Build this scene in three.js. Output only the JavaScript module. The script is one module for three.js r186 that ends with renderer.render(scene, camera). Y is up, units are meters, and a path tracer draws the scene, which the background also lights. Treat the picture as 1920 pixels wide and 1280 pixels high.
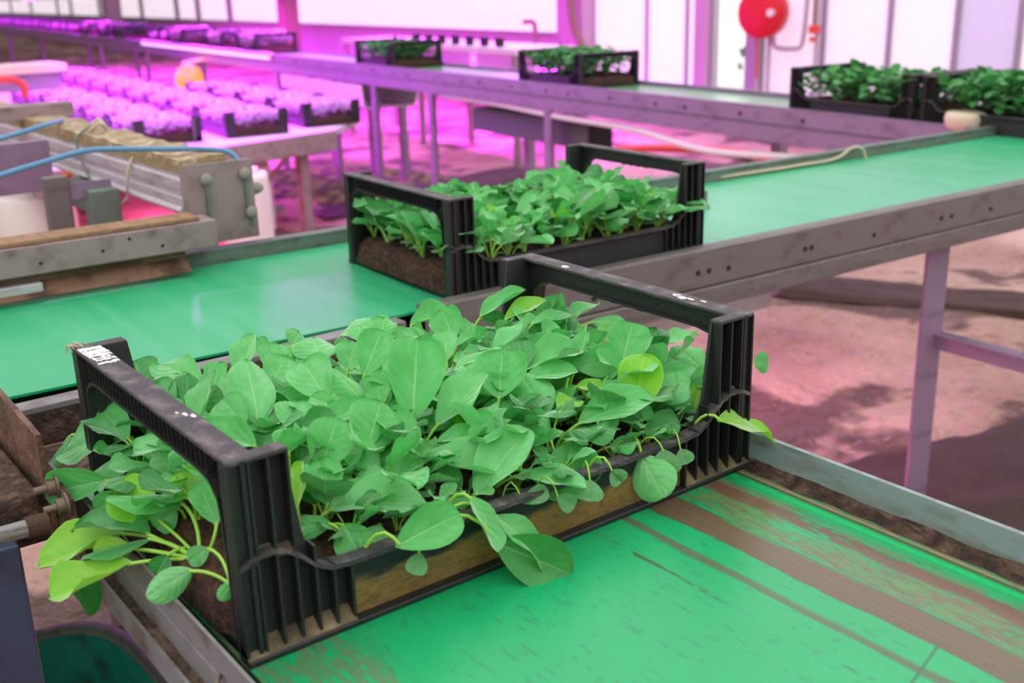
import * as THREE from 'three';
import { mergeGeometries } from 'three/addons/utils/BufferGeometryUtils.js';
import { RoundedBoxGeometry } from 'three/addons/geometries/RoundedBoxGeometry.js';
import { RectAreaLightUniformsLib } from 'three/addons/lights/RectAreaLightUniformsLib.js';

// ---------------------------------------------------------------- camera, sky, exposure
const V3 = THREE.Vector3, PI = Math.PI;
const scene = new THREE.Scene();
const camera = new THREE.PerspectiveCamera(2 * Math.atan(640 / 2060.3) * 180 / PI, 1.5, 0.05, 200);
camera.position.set(-0.2854, 0.5165, 0.9319);
camera.quaternion.setFromRotationMatrix(new THREE.Matrix4().makeBasis(new V3(0.7925, -0.0255, 0.6093), new V3(0.2065, 0.9513, -0.2288), new V3(-0.5738, 0.3072, 0.7592))).normalize();
camera.focus = 1.22;
camera.userData.fStop = 5.6;
const renderer = new THREE.WebGLRenderer({ antialias: true });
renderer.toneMapping = THREE.LinearToneMapping;
renderer.toneMappingExposure = 1.32;
renderer.shadowMap.enabled = true;
RectAreaLightUniformsLib.init();
scene.background = new THREE.Color(2.3, 2.3, 2.3);            // bright, evenly overcast sky
const MAGENTA = new THREE.Color(0.64, 0.025, 1.0), HOTPINK = new THREE.Color(1.0, 0.1, 0.5), LAMP_GAIN = 1;
const FLOOR = -0.95, ROOF = 3.1;

// ---------------------------------------------------------------- helpers
let seed = 7;
const rnd = () => { seed = (seed + 0x6d2b79f5) | 0; let t = Math.imul(seed ^ (seed >>> 15), 1 | seed); t = (t + Math.imul(t ^ (t >>> 7), 61 | t)) ^ t; return ((t ^ (t >>> 14)) >>> 0) / 4294967296; };
const rr = (a, b) => a + (b - a) * rnd();
const hash = (x, y) => { let h = Math.imul(x, 374761393) + Math.imul(y, 668265263) | 0; h = Math.imul(h ^ (h >>> 13), 1274126177); return ((h ^ (h >>> 16)) >>> 0) / 4294967296; };
const sm = (t) => t * t * (3 - 2 * t), mix = (a, b, t) => a + (b - a) * t, clamp = (x, a = 0, b = 1) => Math.min(b, Math.max(a, x));
const ss = (a, b, x) => sm(clamp((x - a) / (b - a)));
function vn(x, y, p = 0) {
  const xi = Math.floor(x), yi = Math.floor(y), u = sm(x - xi), v = sm(y - yi), w = (k) => (p ? ((k % p) + p) % p : k);
  return mix(mix(hash(w(xi), w(yi)), hash(w(xi + 1), w(yi)), u), mix(hash(w(xi), w(yi + 1)), hash(w(xi + 1), w(yi + 1)), u), v);
}
const fbm = (x, y, o = 4, p = 0) => { let s = 0, a = 0.5, n = 0; for (let i = 0; i < o; i++) { s += a * vn(x, y, p); n += a; a *= 0.5; x = x * 2 + (p ? 0 : 17.3); y = y * 2 + (p ? 0 : 9.1); p *= 2; } return s / n; };
const toLin = (c) => c.map((v) => Math.pow(v / 255, 2.2));
function tex(w, h, fn, srgb = true) {
  const d = new Uint8Array(w * h * 4);
  for (let j = 0; j < h; j++) for (let i = 0; i < w; i++) { const c = fn((i + 0.5) / w, (j + 0.5) / h), k = (j * w + i) * 4; d[k] = clamp(c[0], 0, 255); d[k + 1] = clamp(c[1], 0, 255); d[k + 2] = clamp(c[2], 0, 255); d[k + 3] = 255; }
  const t = new THREE.DataTexture(d, w, h); t.wrapS = t.wrapT = THREE.RepeatWrapping; t.magFilter = THREE.LinearFilter; t.minFilter = THREE.LinearMipmapLinearFilter; t.generateMipmaps = true;
  if (srgb) t.colorSpace = THREE.SRGBColorSpace;
  t.needsUpdate = true; return t;
}
const c3 = (a, b, t) => [mix(a[0], b[0], t), mix(a[1], b[1], t), mix(a[2], b[2], t)];
const used = {};
const numbered = (n) => { const k = used[n] = (used[n] ?? -1) + 1; return k ? n + '_' + String(k).padStart(3, '0') : n; };
function tag(o, label, category, group) { o.userData.label = label; o.userData.category = category; if (group) o.userData.group = group; return o; }
function shadow(m) { m.castShadow = m.receiveShadow = true; return m; }
function thing(name, label, category, pos = [0, 0, 0], turn = 0, group) {
  const o = new THREE.Group(); o.name = numbered(name); o.position.set(...pos); o.rotation.y = turn; scene.add(o); return tag(o, label, category, group);
}
function structure(name, pos = [0, 0, 0], turn = 0) { const o = new THREE.Group(); o.name = name; o.position.set(...pos); o.rotation.y = turn; o.userData.kind = 'structure'; scene.add(o); return o; }
function part(name, geo, mat, parent, label) {
  const g = Array.isArray(geo) ? merge(geo) : geo, m = shadow(new THREE.Mesh(g, mat)); m.name = name; parent.add(m); if (label) m.userData.label = label; return m;
}
function copy(src, name, pos, turn, label, category, group) {
  const o = src.clone(); o.userData = {}; o.name = numbered(name); o.position.set(...pos); o.rotation.set(0, turn, 0); scene.add(o); return tag(o, label, category, group);
}
const merge = (list) => mergeGeometries(list.map((g) => { const n = g.index ? g.toNonIndexed() : g; for (const k of Object.keys(n.attributes)) if (!['position', 'normal', 'uv'].includes(k)) n.deleteAttribute(k); return n; }));
// uv in metres from the dominant face direction
function metre(g) {
  const n = g.index ? g.toNonIndexed() : g, p = n.attributes.position, uv = new Float32Array(p.count * 2), A = new V3(), B = new V3(), C = new V3();
  for (let i = 0; i < p.count; i += 3) {
    A.fromBufferAttribute(p, i); B.fromBufferAttribute(p, i + 1); C.fromBufferAttribute(p, i + 2);
    const q = B.clone().sub(A).cross(C.clone().sub(A)), x = Math.abs(q.x), y = Math.abs(q.y), z = Math.abs(q.z);
    [A, B, C].forEach((v, k) => { const j = (i + k) * 2; if (y >= x && y >= z) { uv[j] = v.x; uv[j + 1] = v.z; } else if (x >= z) { uv[j] = v.z; uv[j + 1] = v.y; } else { uv[j] = v.x; uv[j + 1] = v.y; } });
  }
  n.setAttribute('uv', new THREE.BufferAttribute(uv, 2)); return n;
}
// box by its limits, edges rounded when r > 0
function bx(x0, x1, y0, y1, z0, z1, r = 0) {
  const w = x1 - x0, h = y1 - y0, d = z1 - z0, g = r ? new RoundedBoxGeometry(w, h, d, 1, Math.min(r, w * 0.49, h * 0.49, d * 0.49)) : new THREE.BoxGeometry(w, h, d);
  g.translate((x0 + x1) / 2, (y0 + y1) / 2, (z0 + z1) / 2); return metre(g);
}
const rod = (a, b, r, n = 10, r2 = r) => { const A = new V3(...a), B = new V3(...b), L = A.distanceTo(B), g = new THREE.CylinderGeometry(r2, r, L, n); g.translate(0, L / 2, 0); g.applyQuaternion(new THREE.Quaternion().setFromUnitVectors(new V3(0, 1, 0), B.sub(A).normalize())); g.translate(...a); return g; };
const tube = (pts, r, n = 40, k = 8) => new THREE.TubeGeometry(new THREE.CatmullRomCurve3(pts.map((p) => new V3(...p))), n, r, k);
// a profile of [a, b] points extruded along an axis: 'z' -> (x, y), 'x' -> (z, y)
function extrude(pts, from, to, axis = 'z', bevel = 0) {
  const s = new THREE.Shape(pts.map((p) => new THREE.Vector2(axis === 'x' ? -p[0] : p[0], p[1])));
  const g = new THREE.ExtrudeGeometry(s, { depth: to - from - 2 * bevel, bevelEnabled: bevel > 0, bevelSize: bevel, bevelThickness: bevel, bevelSegments: 1, curveSegments: 8 });
  g.translate(0, 0, from + bevel); if (axis === 'x') g.rotateY(PI / 2); return metre(g);
}
const shapeX = (shape, depth, o = {}) => new THREE.ExtrudeGeometry(shape, { depth, bevelEnabled: false, curveSegments: 8, ...o });
const std = (o) => new THREE.MeshStandardMaterial(o), phy = (o) => new THREE.MeshPhysicalMaterial(o);
const rep = (t, x, y = x) => { const c = t.clone(); c.repeat.set(x, y); c.needsUpdate = true; return c; };

// ---------------------------------------------------------------- materials
const speckle = tex(256, 256, (u, v) => { const n = fbm(u * 16, v * 16, 4, 16) * 255; return [n, n, n]; }, false);
function metalTex(base, dirt, amount, streak = 1) {
  return tex(256, 256, (u, v) => { const n = fbm(u * 8, v * 8 * streak, 6, 8), f = fbm(u * 32 + 3, v * 32 * streak, 3, 32); return c3(base, dirt, clamp(ss(0.42 - amount * 0.1, 1.05 - amount * 0.35, n) * 0.75 + (f - 0.5) * 0.5 * amount)); });
}
const M = {};
M.plastic = std({ color: new THREE.Color().setRGB(0.014, 0.016, 0.016), roughness: 0.42, bumpMap: rep(speckle, 14), bumpScale: 0.0006 });
M.plasticDusty = std({ map: rep(tex(256, 256, (u, v) => { const n = fbm(u * 8, v * 8, 5, 8), f = vn(u * 64, v * 64, 64); return c3([56, 53, 53], [124, 116, 112], clamp((n - 0.35) * 1.6 + (f - 0.5) * 0.4)); }), 9), roughness: 0.62 });
M.sideStain = std({ map: tex(512, 128, (u, v) => {      // u along the crate, v upward: ochre silt left on the lower half of the wall
  const n = fbm(u * 14, v * 5, 5), f = fbm(u * 60, v * 30, 3), edge = 0.62 + (n - 0.5) * 0.5;
  const s = ss(edge + 0.14, edge - 0.12, v) * clamp(0.6 + f * 0.7);
  return c3([20, 26, 26], c3([142, 112, 44], [120, 96, 60], fbm(u * 5 + 7, v * 3, 3)), clamp(s));
}), roughness: 0.6 });
M.silt = std({ map: rep(tex(128, 128, (u, v) => c3([62, 54, 40], [150, 134, 98], fbm(u * 8, v * 8, 4, 8))), 10), roughness: 0.85 });
M.paper = std({ color: 0xe6e2e2, roughness: 0.7 });
M.soil = std({ map: rep(tex(512, 512, (u, v) => {
  const n = fbm(u * 32, v * 32, 4, 32), f = vn(u * 128, v * 128, 128), g = fbm(u * 16 + 5, v * 48, 3, 48); let c = c3([34, 20, 14], [104, 68, 44], clamp(n * 1.3 - 0.15 + (g - 0.5) * 0.6)); if (f > 0.93) c = c3(c, [170, 150, 130], (f - 0.93) * 9); return c;
}), 5), roughness: 0.95, bumpMap: rep(speckle, 30), bumpScale: 0.004 });
M.steel = std({ map: rep(metalTex([134, 134, 134], [84, 66, 54], 0.55), 3), roughness: 0.5, metalness: 0.25 });
M.steelDark = std({ map: rep(metalTex([116, 111, 109], [88, 76, 68], 0.12, 3), 3), roughness: 0.55, metalness: 0.25 });
M.railBlue = std({ map: rep(metalTex([142, 158, 158], [112, 104, 92], 0.3, 4), 3), roughness: 0.55, metalness: 0.2 });
M.rust = std({ map: rep(metalTex([122, 92, 70], [62, 38, 28], 0.6), 4), roughness: 0.7, metalness: 0.15, bumpMap: rep(speckle, 10), bumpScale: 0.002 });
M.grime = std({ map: rep(tex(256, 256, (u, v) => c3([46, 32, 26], [122, 96, 78], clamp(fbm(u * 16, v * 16, 5, 16) * 1.5 - 0.3))), 6), roughness: 0.95, bumpMap: rep(speckle, 22), bumpScale: 0.004 });
M.bolt = std({ map: rep(metalTex([132, 116, 102], [74, 54, 42], 0.6), 20), roughness: 0.5, metalness: 0.4 });
M.caulk = std({ map: rep(metalTex([150, 146, 138], [100, 92, 84], 0.5), 12), roughness: 0.9 });
M.greyPaint = std({ map: rep(metalTex([150, 130, 130], [96, 80, 76], 0.25), 4), roughness: 0.6 });
M.greenGrey = std({ map: rep(metalTex([104, 122, 110], [88, 84, 78], 0.3), 5), roughness: 0.6 });
M.navy = std({ map: rep(metalTex([62, 76, 102], [42, 46, 56], 0.4), 4), roughness: 0.45 });
M.black = std({ color: 0x161416, roughness: 0.6 });
M.alu = std({ map: rep(metalTex([196, 190, 196], [150, 138, 136], 0.25, 6), 2), roughness: 0.42, metalness: 0.35 });
M.wood = std({ map: rep(tex(256, 256, (u, v) => { const n = fbm(u * 6, v * 48, 4, 48), k = fbm(u * 16, v * 16, 4, 16); return c3(c3([164, 144, 108], [128, 110, 74], n), [196, 184, 164], ss(0.5, 0.8, k) * 0.9); }), 4), roughness: 0.85 });
M.tan = std({ map: rep(tex(128, 256, (u, v) => c3([166, 130, 100], [120, 88, 62], fbm(u * 40, v * 4, 4))), 3), roughness: 0.85 });
M.orange = std({ color: 0xd8481c, roughness: 0.5 });
M.blueCable = std({ color: new THREE.Color().setRGB(0.10, 0.27, 0.45), roughness: 0.45 });
M.cord = std({ color: 0xc4b69c, roughness: 0.8 });
M.binGreen = std({ map: rep(metalTex([22, 124, 104], [44, 58, 48], 0.5), 3), roughness: 0.4 });
M.rimGreen = std({ map: rep(metalTex([84, 98, 78], [52, 56, 46], 0.4), 4), roughness: 0.6 });
M.white = std({ color: 0xe2dcd6, roughness: 0.55 });
M.cream = std({ color: 0xd8c8ac, roughness: 0.7 });
M.red = std({ color: 0xd0141c, roughness: 0.35 });
M.hoseRed = std({ color: 0xd8483c, roughness: 0.6 });
M.greyPipe = std({ color: 0xb9b4b4, roughness: 0.5 });
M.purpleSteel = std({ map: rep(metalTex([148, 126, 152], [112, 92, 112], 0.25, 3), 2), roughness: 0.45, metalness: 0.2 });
M.concrete = std({ color: 0xa8a2a0, roughness: 0.85 });
M.darkDuct = std({ color: 0x58585a, roughness: 0.7 });
M.weave = std({ map: rep(tex(128, 128, (u, v) => c3([52, 38, 30], [78, 60, 48], vn(u * 64, v * 64, 64) * 0.6 + fbm(u * 4, v * 4, 3, 4) * 0.5)), 3), roughness: 0.9 });
M.moss = std({ map: rep(tex(128, 128, (u, v) => c3([56, 52, 40], [150, 160, 70], clamp(fbm(u * 8, v * 8, 4, 8) * 1.9 - 0.5))), 2), roughness: 1 });
M.floor = std({ map: rep(tex(1024, 1024, (u, v) => {
  const n = fbm(u * 6, v * 6, 6, 6), k = fbm(u * 12 + 5, v * 12, 5, 12), f = vn(u * 256, v * 256, 256);
  let c = c3([196, 168, 146], [146, 116, 98], clamp(n * 2 - 0.5)); c = c3(c, [84, 64, 56], ss(0.52, 0.66, k) * 0.85); return c3(c, [222, 204, 190], f > 0.9 ? 0.3 : 0);
}), 0.25), roughness: 0.92, bumpMap: rep(speckle, 1.2), bumpScale: 0.05 });
const beltGreen = (u, v, x, y) => c3([4, 148, 82], [22, 168, 102], fbm(x * 5, y * 5, 4));
M.beltWorn = std({ map: tex(1024, 1024, (u, v) => {            // u = across the belt (0..0.6 m), v = along it; brown bands rubbed through the green
  const x = u * 0.6, z = v * 1.2 - 0.3, n = fbm(x * 90, z * 14, 4), fine = fbm(x * 420, z * 60, 3), str = fbm(x * 700, z * 5, 2), blot = fbm(x * 30, z * 12 + 40, 4);
  let c = beltGreen(0, 0, x, z); const brown = c3([116, 86, 64], [94, 74, 56], str), tan = c3([134, 108, 74], [106, 74, 62], fbm(x * 60, z * 25, 3));
  const band = (a, b, e) => ss(a - e, a + e, x + (n - 0.5) * 0.016) * (1 - ss(b - e, b + e, x + (n - 0.5) * 0.008));
  c = c3(c, brown, band(0.443, 0.483, 0.0018) * 0.96);
  c = c3(c, [84, 68, 52], (1 - ss(0, 0.0016, Math.abs(x - 0.484))) * 0.7);
  c = c3(c, c3(tan, [92, 128, 76], ss(0.35, 0.6, fine)), band(0.486, 0.556, 0.004) * ss(0.36, 0.5, mix(fine, blot, 0.45)) * 0.92);
  c = c3(c, [112, 76, 64], band(0.526, 0.546, 0.003) * ss(0.28, 0.42, mix(blot, fine, 0.4)) * 0.9);
  c = c3(c, brown, (1 - ss(0.002, 0.008, Math.abs(x - 0.408 + (n - 0.5) * 0.006))) * ss(0.3, 0.5, fbm(x * 100, z * 9 + 3, 3)) * 0.75);
  c = c3(c, [70, 72, 52], (1 - ss(0.001, 0.004, Math.abs(x - 0.366 + (n - 0.5) * 0.01))) * ss(0.5, 0.62, fbm(x * 60, z * 26 + 9, 3)) * 0.8);
  c = c3(c, c3([150, 132, 92], [120, 96, 78], str), ss(0.573, 0.58, x + (n - 0.5) * 0.01) * (0.45 + 0.5 * ss(0.3, 0.55, fine)));
  c = c3(c, [24, 190, 96], (1 - ss(0.002, 0.005, Math.abs(x - 0.569))) * 0.8); c = c3(c, [86, 78, 58], (1 - ss(0.0012, 0.003, Math.abs(x - 0.5775))) * 0.8);
  c = c3(c, [196, 170, 120], (1 - ss(0.0006, 0.0016, Math.abs(x - 0.5825))) * 0.6);
  c = c3(c, c3([118, 110, 76], [96, 120, 80], fine), (1 - ss(0.075, 0.105, x + (n - 0.5) * 0.02)) * ss(0.3, 0.55, fine) * 0.75);
  c = c3(c, [50, 110, 74], ss(0.62, 0.8, fbm(x * 190, z * 60 + 11, 5)) * 0.4);
  const scr = Math.abs((x - 0.42) * 0.25 + (z - 0.53) * 0.97); if (x > 0.36 && x < 0.45) c = c3(c, [52, 84, 58], (1 - ss(0.0006, 0.0018, scr)) * 0.7);
  return c;
}), roughness: 0.34 });
M.belt = std({ map: rep(tex(512, 512, (u, v) => { const s = fbm(u * 4, v * 64, 4, 64), n = fbm(u * 6, v * 6, 4, 6); return c3(c3([20, 156, 94], [52, 176, 118], n), [84, 176, 132], clamp(s * 1.2 - 0.4)); }), 0.7), roughness: 0.36 });
M.beltFar = std({ map: rep(tex(256, 256, (u, v) => c3([66, 150, 96], [136, 156, 112], fbm(u * 6, v * 24, 4, 24))), 0.6), roughness: 0.3 });
// leaves: pale midrib and side veins on green, slightly translucent
const leafMap = (a, b, vein) => tex(256, 256, (u, v) => {
  const x = Math.abs(v * 2 - 1), n = fbm(u * 5, v * 5, 4), w = (u - 0.5 * x * 0.9) * 4.6 + 0.3 * Math.sin(u * 7 + x * 2 + (v > 0.5 ? 1.9 : 0)) + (v > 0.5 ? 0.45 : 0), d = Math.abs(w - Math.round(w));
  let c = c3(a, b, n); c = c3(c, vein, (1 - ss(0.015, 0.09, d)) * 0.2 * (1 - x * 0.7)); c = c3(c, vein, (1 - ss(0.008 + 0.022 * (1 - u), 0.03 + 0.035 * (1 - u), x)) * (0.45 + 0.4 * (1 - u)));
  c = c3(c, vein, ss(0.93, 1, x) * 0.3); return c;
});
const leafBump = tex(256, 256, (u, v) => { const x = Math.abs(v * 2 - 1), w = (u - 0.5 * x * 0.9) * 4.6 + 0.3 * Math.sin(u * 7 + x * 2 + (v > 0.5 ? 1.9 : 0)) + (v > 0.5 ? 0.45 : 0), d = Math.abs(w - Math.round(w)), h = (0.5 + 0.5 * ss(0, 0.5, d)) * (0.4 + 0.6 * ss(0, 0.2, x)) * 150 + fbm(u * 9, v * 9, 3) * 90; return [h, h, h]; }, false);
const leafMat = (a, b, v, t = 0.4) => phy({ map: leafMap(a, b, v), bumpMap: leafBump, bumpScale: 0.0016, roughness: 0.95, transmission: t, thickness: 0, clearcoat: 1.0, clearcoatRoughness: 0.42, side: THREE.DoubleSide });
M.leaf = [leafMat([62, 184, 72], [98, 210, 104], [164, 226, 134]), leafMat([120, 214, 14], [150, 222, 30], [214, 236, 90], 0.42), leafMat([30, 140, 44], [50, 164, 60], [130, 194, 104], 0.34), leafMat([88, 170, 92], [100, 180, 100], [120, 190, 110]), leafMat([88, 200, 98], [132, 224, 136], [174, 228, 142])];
M.stalk = phy({ color: new THREE.Color().setRGB(0.30, 0.62, 0.06), roughness: 0.5, clearcoat: 0.3, clearcoatRoughness: 0.4 });
M.sprout = phy({ color: new THREE.Color().setRGB(0.42, 0.46, 0.40), roughness: 0.95, transmission: 0.2, thickness: 0, side: THREE.DoubleSide });
M.farLeaf = phy({ map: leafMap([40, 132, 48], [66, 158, 66], [120, 190, 100]), roughness: 0.95, transmission: 0.25, thickness: 0, clearcoat: 0.4, clearcoatRoughness: 0.5, side: THREE.DoubleSide });
M.farLeafOlive = phy({ color: new THREE.Color().setRGB(0.40, 0.43, 0.34), roughness: 0.95, transmission: 0.2, thickness: 0, side: THREE.DoubleSide });
M.hedge = phy({ color: new THREE.Color().setRGB(0.15, 0.23, 0.14), roughness: 0.9, side: THREE.DoubleSide });
M.milky = phy({ color: new THREE.Color().setRGB(0.93, 0.90, 0.92), roughness: 1, transmission: 0.27, thickness: 0, specularIntensity: 0.3 });
M.milkyLilac = phy({ color: new THREE.Color().setRGB(0.66, 0.62, 0.76), roughness: 1, transmission: 0.2, thickness: 0, specularIntensity: 0.3 });
M.milkyBright = phy({ color: new THREE.Color().setRGB(0.95, 0.86, 0.94), roughness: 1, transmission: 0.44, thickness: 0, specularIntensity: 0.2 });
M.pane = phy({ color: 0xffffff, roughness: 0, transmission: 1, thickness: 0, ior: 1.3 });
M.roofPane = phy({ color: new THREE.Color().setRGB(0.62, 0.62, 0.62), roughness: 0, transmission: 1, thickness: 0, ior: 1.2 });
M.frame = std({ color: 0x9c949a, roughness: 0.6 });
M.column = std({ color: 0xb9a0ac, roughness: 0.7 });
M.knee = std({ color: 0xc8bcc4, roughness: 0.8 });
M.brown = std({ color: 0x8a6a60, roughness: 0.7 });
const glow = (c, k) => std({ color: 0x222222, emissive: c, emissiveIntensity: k, roughness: 0.6 });
M.diode = glow(MAGENTA, 4); M.diodeStrip = glow(new THREE.Color(0.8, 0.45, 1.0), 1.4); M.diodePink = glow(HOTPINK, 4); M.amber = glow(new THREE.Color(1.0, 0.26, 0.02), 1.3);

// ---------------------------------------------------------------- the hall: its long glazed wall runs along the far belt
const WA = Math.acos(0.105), W0 = [7.774, 0, -1.609];
const along = (s, off, y = 0) => [W0[0] + 0.105 * s - 0.9945 * off, y, W0[2] - 0.9945 * s - 0.105 * off];   // s along the wall, off metres in front of it
const HN = 4, HF = -60, HL = -4.5, sN = (W0[2] - HN) / 0.9945, sF = (W0[2] - HF) / 0.9945;
const xWall = (z) => W0[0] + 0.105 * (W0[2] - z) / 0.9945;
{
  const fl = structure('floor'), nx = 150, nz = 260, pos = [], uv = [], idx = [];
  for (let j = 0; j <= nz; j++) for (let i = 0; i <= nx; i++) {
    const z = HN + (HF - HN) * Math.pow(j / nz, 1.7), x = HL + (xWall(z) - HL) * i / nx;
    const h = (fbm(x * 2.2 + 31, z * 2.2 + 57, 5) - 0.5) * 0.12 + (fbm(x * 7 + 3, z * 7 + 80, 3) - 0.5) * 0.022;
    pos.push(x, FLOOR + h - 0.01, z); uv.push(x, z);
  }
  for (let j = 0; j < nz; j++) for (let i = 0; i < nx; i++) { const a = j * (nx + 1) + i, b = a + 1, c = a + nx + 1; idx.push(a, b, c, b, c + 1, c); }
  const g = new THREE.BufferGeometry(); g.setAttribute('position', new THREE.Float32BufferAttribute(pos, 3)); g.setAttribute('uv', new THREE.Float32BufferAttribute(uv, 2)); g.setIndex(idx); g.computeVertexNormals();
  part('dusty_ground', g, M.floor, fl); part('slab', bx(-60, 90, FLOOR - 0.4, FLOOR - 0.09, -110, 30), M.concrete, fl);

  const wr = structure('wall_right', W0, WA), pl = (x0, x1, y0, y1, z = 0) => { const q = new THREE.PlaneGeometry(x1 - x0, y1 - y0); q.translate((x0 + x1) / 2, (y0 + y1) / 2, z); return q; };
  const edges = [sN - 0.1, -4.6, -3.9, -3.2, -2.5, -1.8, -1.1, -0.4, 0.3, 1.0, 1.95, 2.51, 3.17, 3.91, 4.68];
  for (let i = 0; i + 1 < edges.length; i++) {
    part('panel', pl(edges[i] + 0.012, edges[i + 1] - 0.012, FLOOR + 0.12, ROOF), i === 10 ? M.milkyLilac : M.milky, wr);
    part('joint', bx(edges[i + 1] - 0.025, edges[i + 1] + 0.025, FLOOR, ROOF, -0.02, 0.04), M.frame, wr);
  }
  for (const [a, b] of [[5.59, 5.78], [5.8, 6.45], [6.47, 7.44]]) { part('panel', pl(a, b, FLOOR + 0.12, ROOF), M.milkyBright, wr); part('joint', bx(b - 0.012, b + 0.03, FLOOR, ROOF, -0.02, 0.04), M.frame, wr); }
  part('post', bx(5.40, 5.60, FLOOR, ROOF, -0.08, 0.06, 0.01), M.column, wr); part('post', bx(4.66, 4.85, FLOOR, ROOF, -0.05, 0.06, 0.01), M.frame, wr);
  part('post', bx(7.44, 7.97, FLOOR, ROOF, -0.18, 0.08, 0.01), M.column, wr);
  part('plinth', bx(sN, 7.5, FLOOR - 0.1, FLOOR + 0.14, -0.04, 0.1), M.concrete, wr);
  part('sill_wall', bx(7.97, sF, FLOOR - 0.1, -0.06, -0.02, 0.12), M.knee, wr); part('sill', bx(7.97, sF, -0.06, -0.03, -0.1, 0.13), M.frame, wr);
  const mull = [12.6, 16.9, 20.85, 23.2, 25.0, 28.5, 33.75, 38.3, 40.8, 46.6, 52, sF]; let prev = 7.97;
  mull.forEach((m, i) => { part('glazing', pl(prev, m, -0.03, ROOF), M.milkyBright, wr); if (i > 1) part('mullion', bx(m - 0.09, m + 0.09, -0.03, ROOF, -0.06, 0.06), M.frame, wr); prev = m; });
  // the clear window between the two posts
  const w1 = structure('window_1', W0, WA); part('window_frame', [bx(4.85, 5.40, FLOOR + 0.1, FLOOR + 0.2, -0.03, 0.05), bx(4.85, 4.89, FLOOR + 0.2, ROOF, -0.03, 0.05), bx(5.36, 5.40, FLOOR + 0.2, ROOF, -0.03, 0.05)], M.frame, w1);
  part('pane', pl(4.89, 5.36, FLOOR + 0.2, ROOF), M.pane, w1);

  const glazedWall = (name, pos, turn, len, n) => { const w = structure(name, pos, turn); part('sill_wall', bx(0, len, FLOOR - 0.1, 0.2, 0, 0.15), M.knee, w); for (let i = 0; i < n; i++) { part('panel', pl(i * len / n + 0.05, (i + 1) * len / n - 0.05, 0.2, ROOF, 0.07), M.milky, w); part('mullion', bx(i * len / n - 0.06, i * len / n + 0.06, 0.2, ROOF, 0, 0.14), M.frame, w); } };
  glazedWall('wall_left', [HL, 0, HF], -PI / 2, HN - HF, 20);
  glazedWall('wall_front', [HL, 0, HN], 0, xWall(HN) - HL, 7);
  glazedWall('wall_back', [HL, 0, HF - 0.15], 0, xWall(HF) - HL, 6);
  const cl = structure('ceiling'), nb = 16;
  for (let i = 0; i < nb; i++) { const z0 = HN + (HF - HN) * i / nb, z1 = HN + (HF - HN) * (i + 1) / nb, xm = xWall(z1);
    part('rafter', bx(HL, xm, ROOF, ROOF + 0.16, z0 - 0.06, z0 + 0.06), M.frame, cl);
    if (i > 2) { part('roof_panel', bx(HL, xm, ROOF + 0.05, ROOF + 0.12, z1 + 0.06, z0 - 0.06), M.knee, cl); continue; }
    const q = new THREE.PlaneGeometry(xm - HL, z0 - z1 - 0.12); q.rotateX(PI / 2); q.translate((HL + xm) / 2, ROOF + 0.08, (z0 + z1) / 2); part('roof_pane', q, M.roofPane, cl); }
  for (const x of [-1.5, 1.6, 4.8]) part('purlin', bx(x - 0.04, x + 0.04, ROOF - 0.02, ROOF + 0.1, HF, HN), M.frame, cl);
  // columns standing inside the hall in front of the far windows
  const col = (x, s, off, w, label, mat) => { const p = along(s, off, FLOOR), c = thing('column', label, 'column', p, WA); part('shaft', bx(-w / 2, w / 2, 0, ROOF - FLOOR, -w / 2, w / 2, 0.01), mat, c); part('foot', bx(-w / 2 - 0.05, w / 2 + 0.05, 0, 0.1, -w / 2 - 0.05, w / 2 + 0.05, 0.01), M.concrete, c); };
  col(0, 15.0, 0.9, 0.28, 'brownish pink column before the far windows behind the crates', M.brown); col(0, 29.0, 0.7, 0.42, 'pale lilac column further away at the left', M.column);
}
// hedge seen through the clear window
{
  const g = [], leaf = new THREE.PlaneGeometry(0.16, 0.1);
  for (let i = 0; i < 1500; i++) { const q = leaf.clone(); q.rotateX(rr(-1.4, 1.4)); q.rotateY(rr(0, 6)); const s = rr(2.5, 9), o = rr(-4.6, -3.6), top = -0.25 + 0.35 * vn(s * 1.3, 4); const p = along(s, o, rr(FLOOR, top)); q.translate(...p); g.push(q); }
  const h = part('hedge', g, M.hedge, scene); h.userData = { label: 'pale green hedge outside the clear window', category: 'hedge', kind: 'stuff' };
}

// ---------------------------------------------------------------- belts
function beltLoop(x0, x1, z0, z1, r) {           // endless belt running along z, top at y = 0
  const s = new THREE.Shape(); s.moveTo(z0 + r, 0); s.lineTo(z1 - r, 0); s.absarc(z1 - r, -r, r, PI / 2, -PI / 2, true); s.lineTo(z0 + r, -2 * r); s.absarc(z0 + r, -r, r, -PI / 2, PI / 2, true);
  const h = new THREE.Path(); h.moveTo(z0 + r, -0.004); h.absarc(z0 + r, -r, r - 0.004, PI / 2, PI * 1.5, false); h.lineTo(z1 - r, -2 * r + 0.004); h.absarc(z1 - r, -r, r - 0.004, -PI / 2, PI / 2, false); s.holes.push(h);
  const g = new THREE.ExtrudeGeometry(s, { depth: x1 - x0, bevelEnabled: false, curveSegments: 10 }); g.rotateY(-PI / 2); g.translate(x1, 0, 0);
  return metre(g);   // z stays z because the shape was drawn in (z, y)
}
const holes = (list, r, place) => list.map(([a, b]) => { const c = new THREE.CylinderGeometry(r, r, 0.003, 10); c.rotateX(PI / 2); c.translate(a, b, place); return c; });
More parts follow.
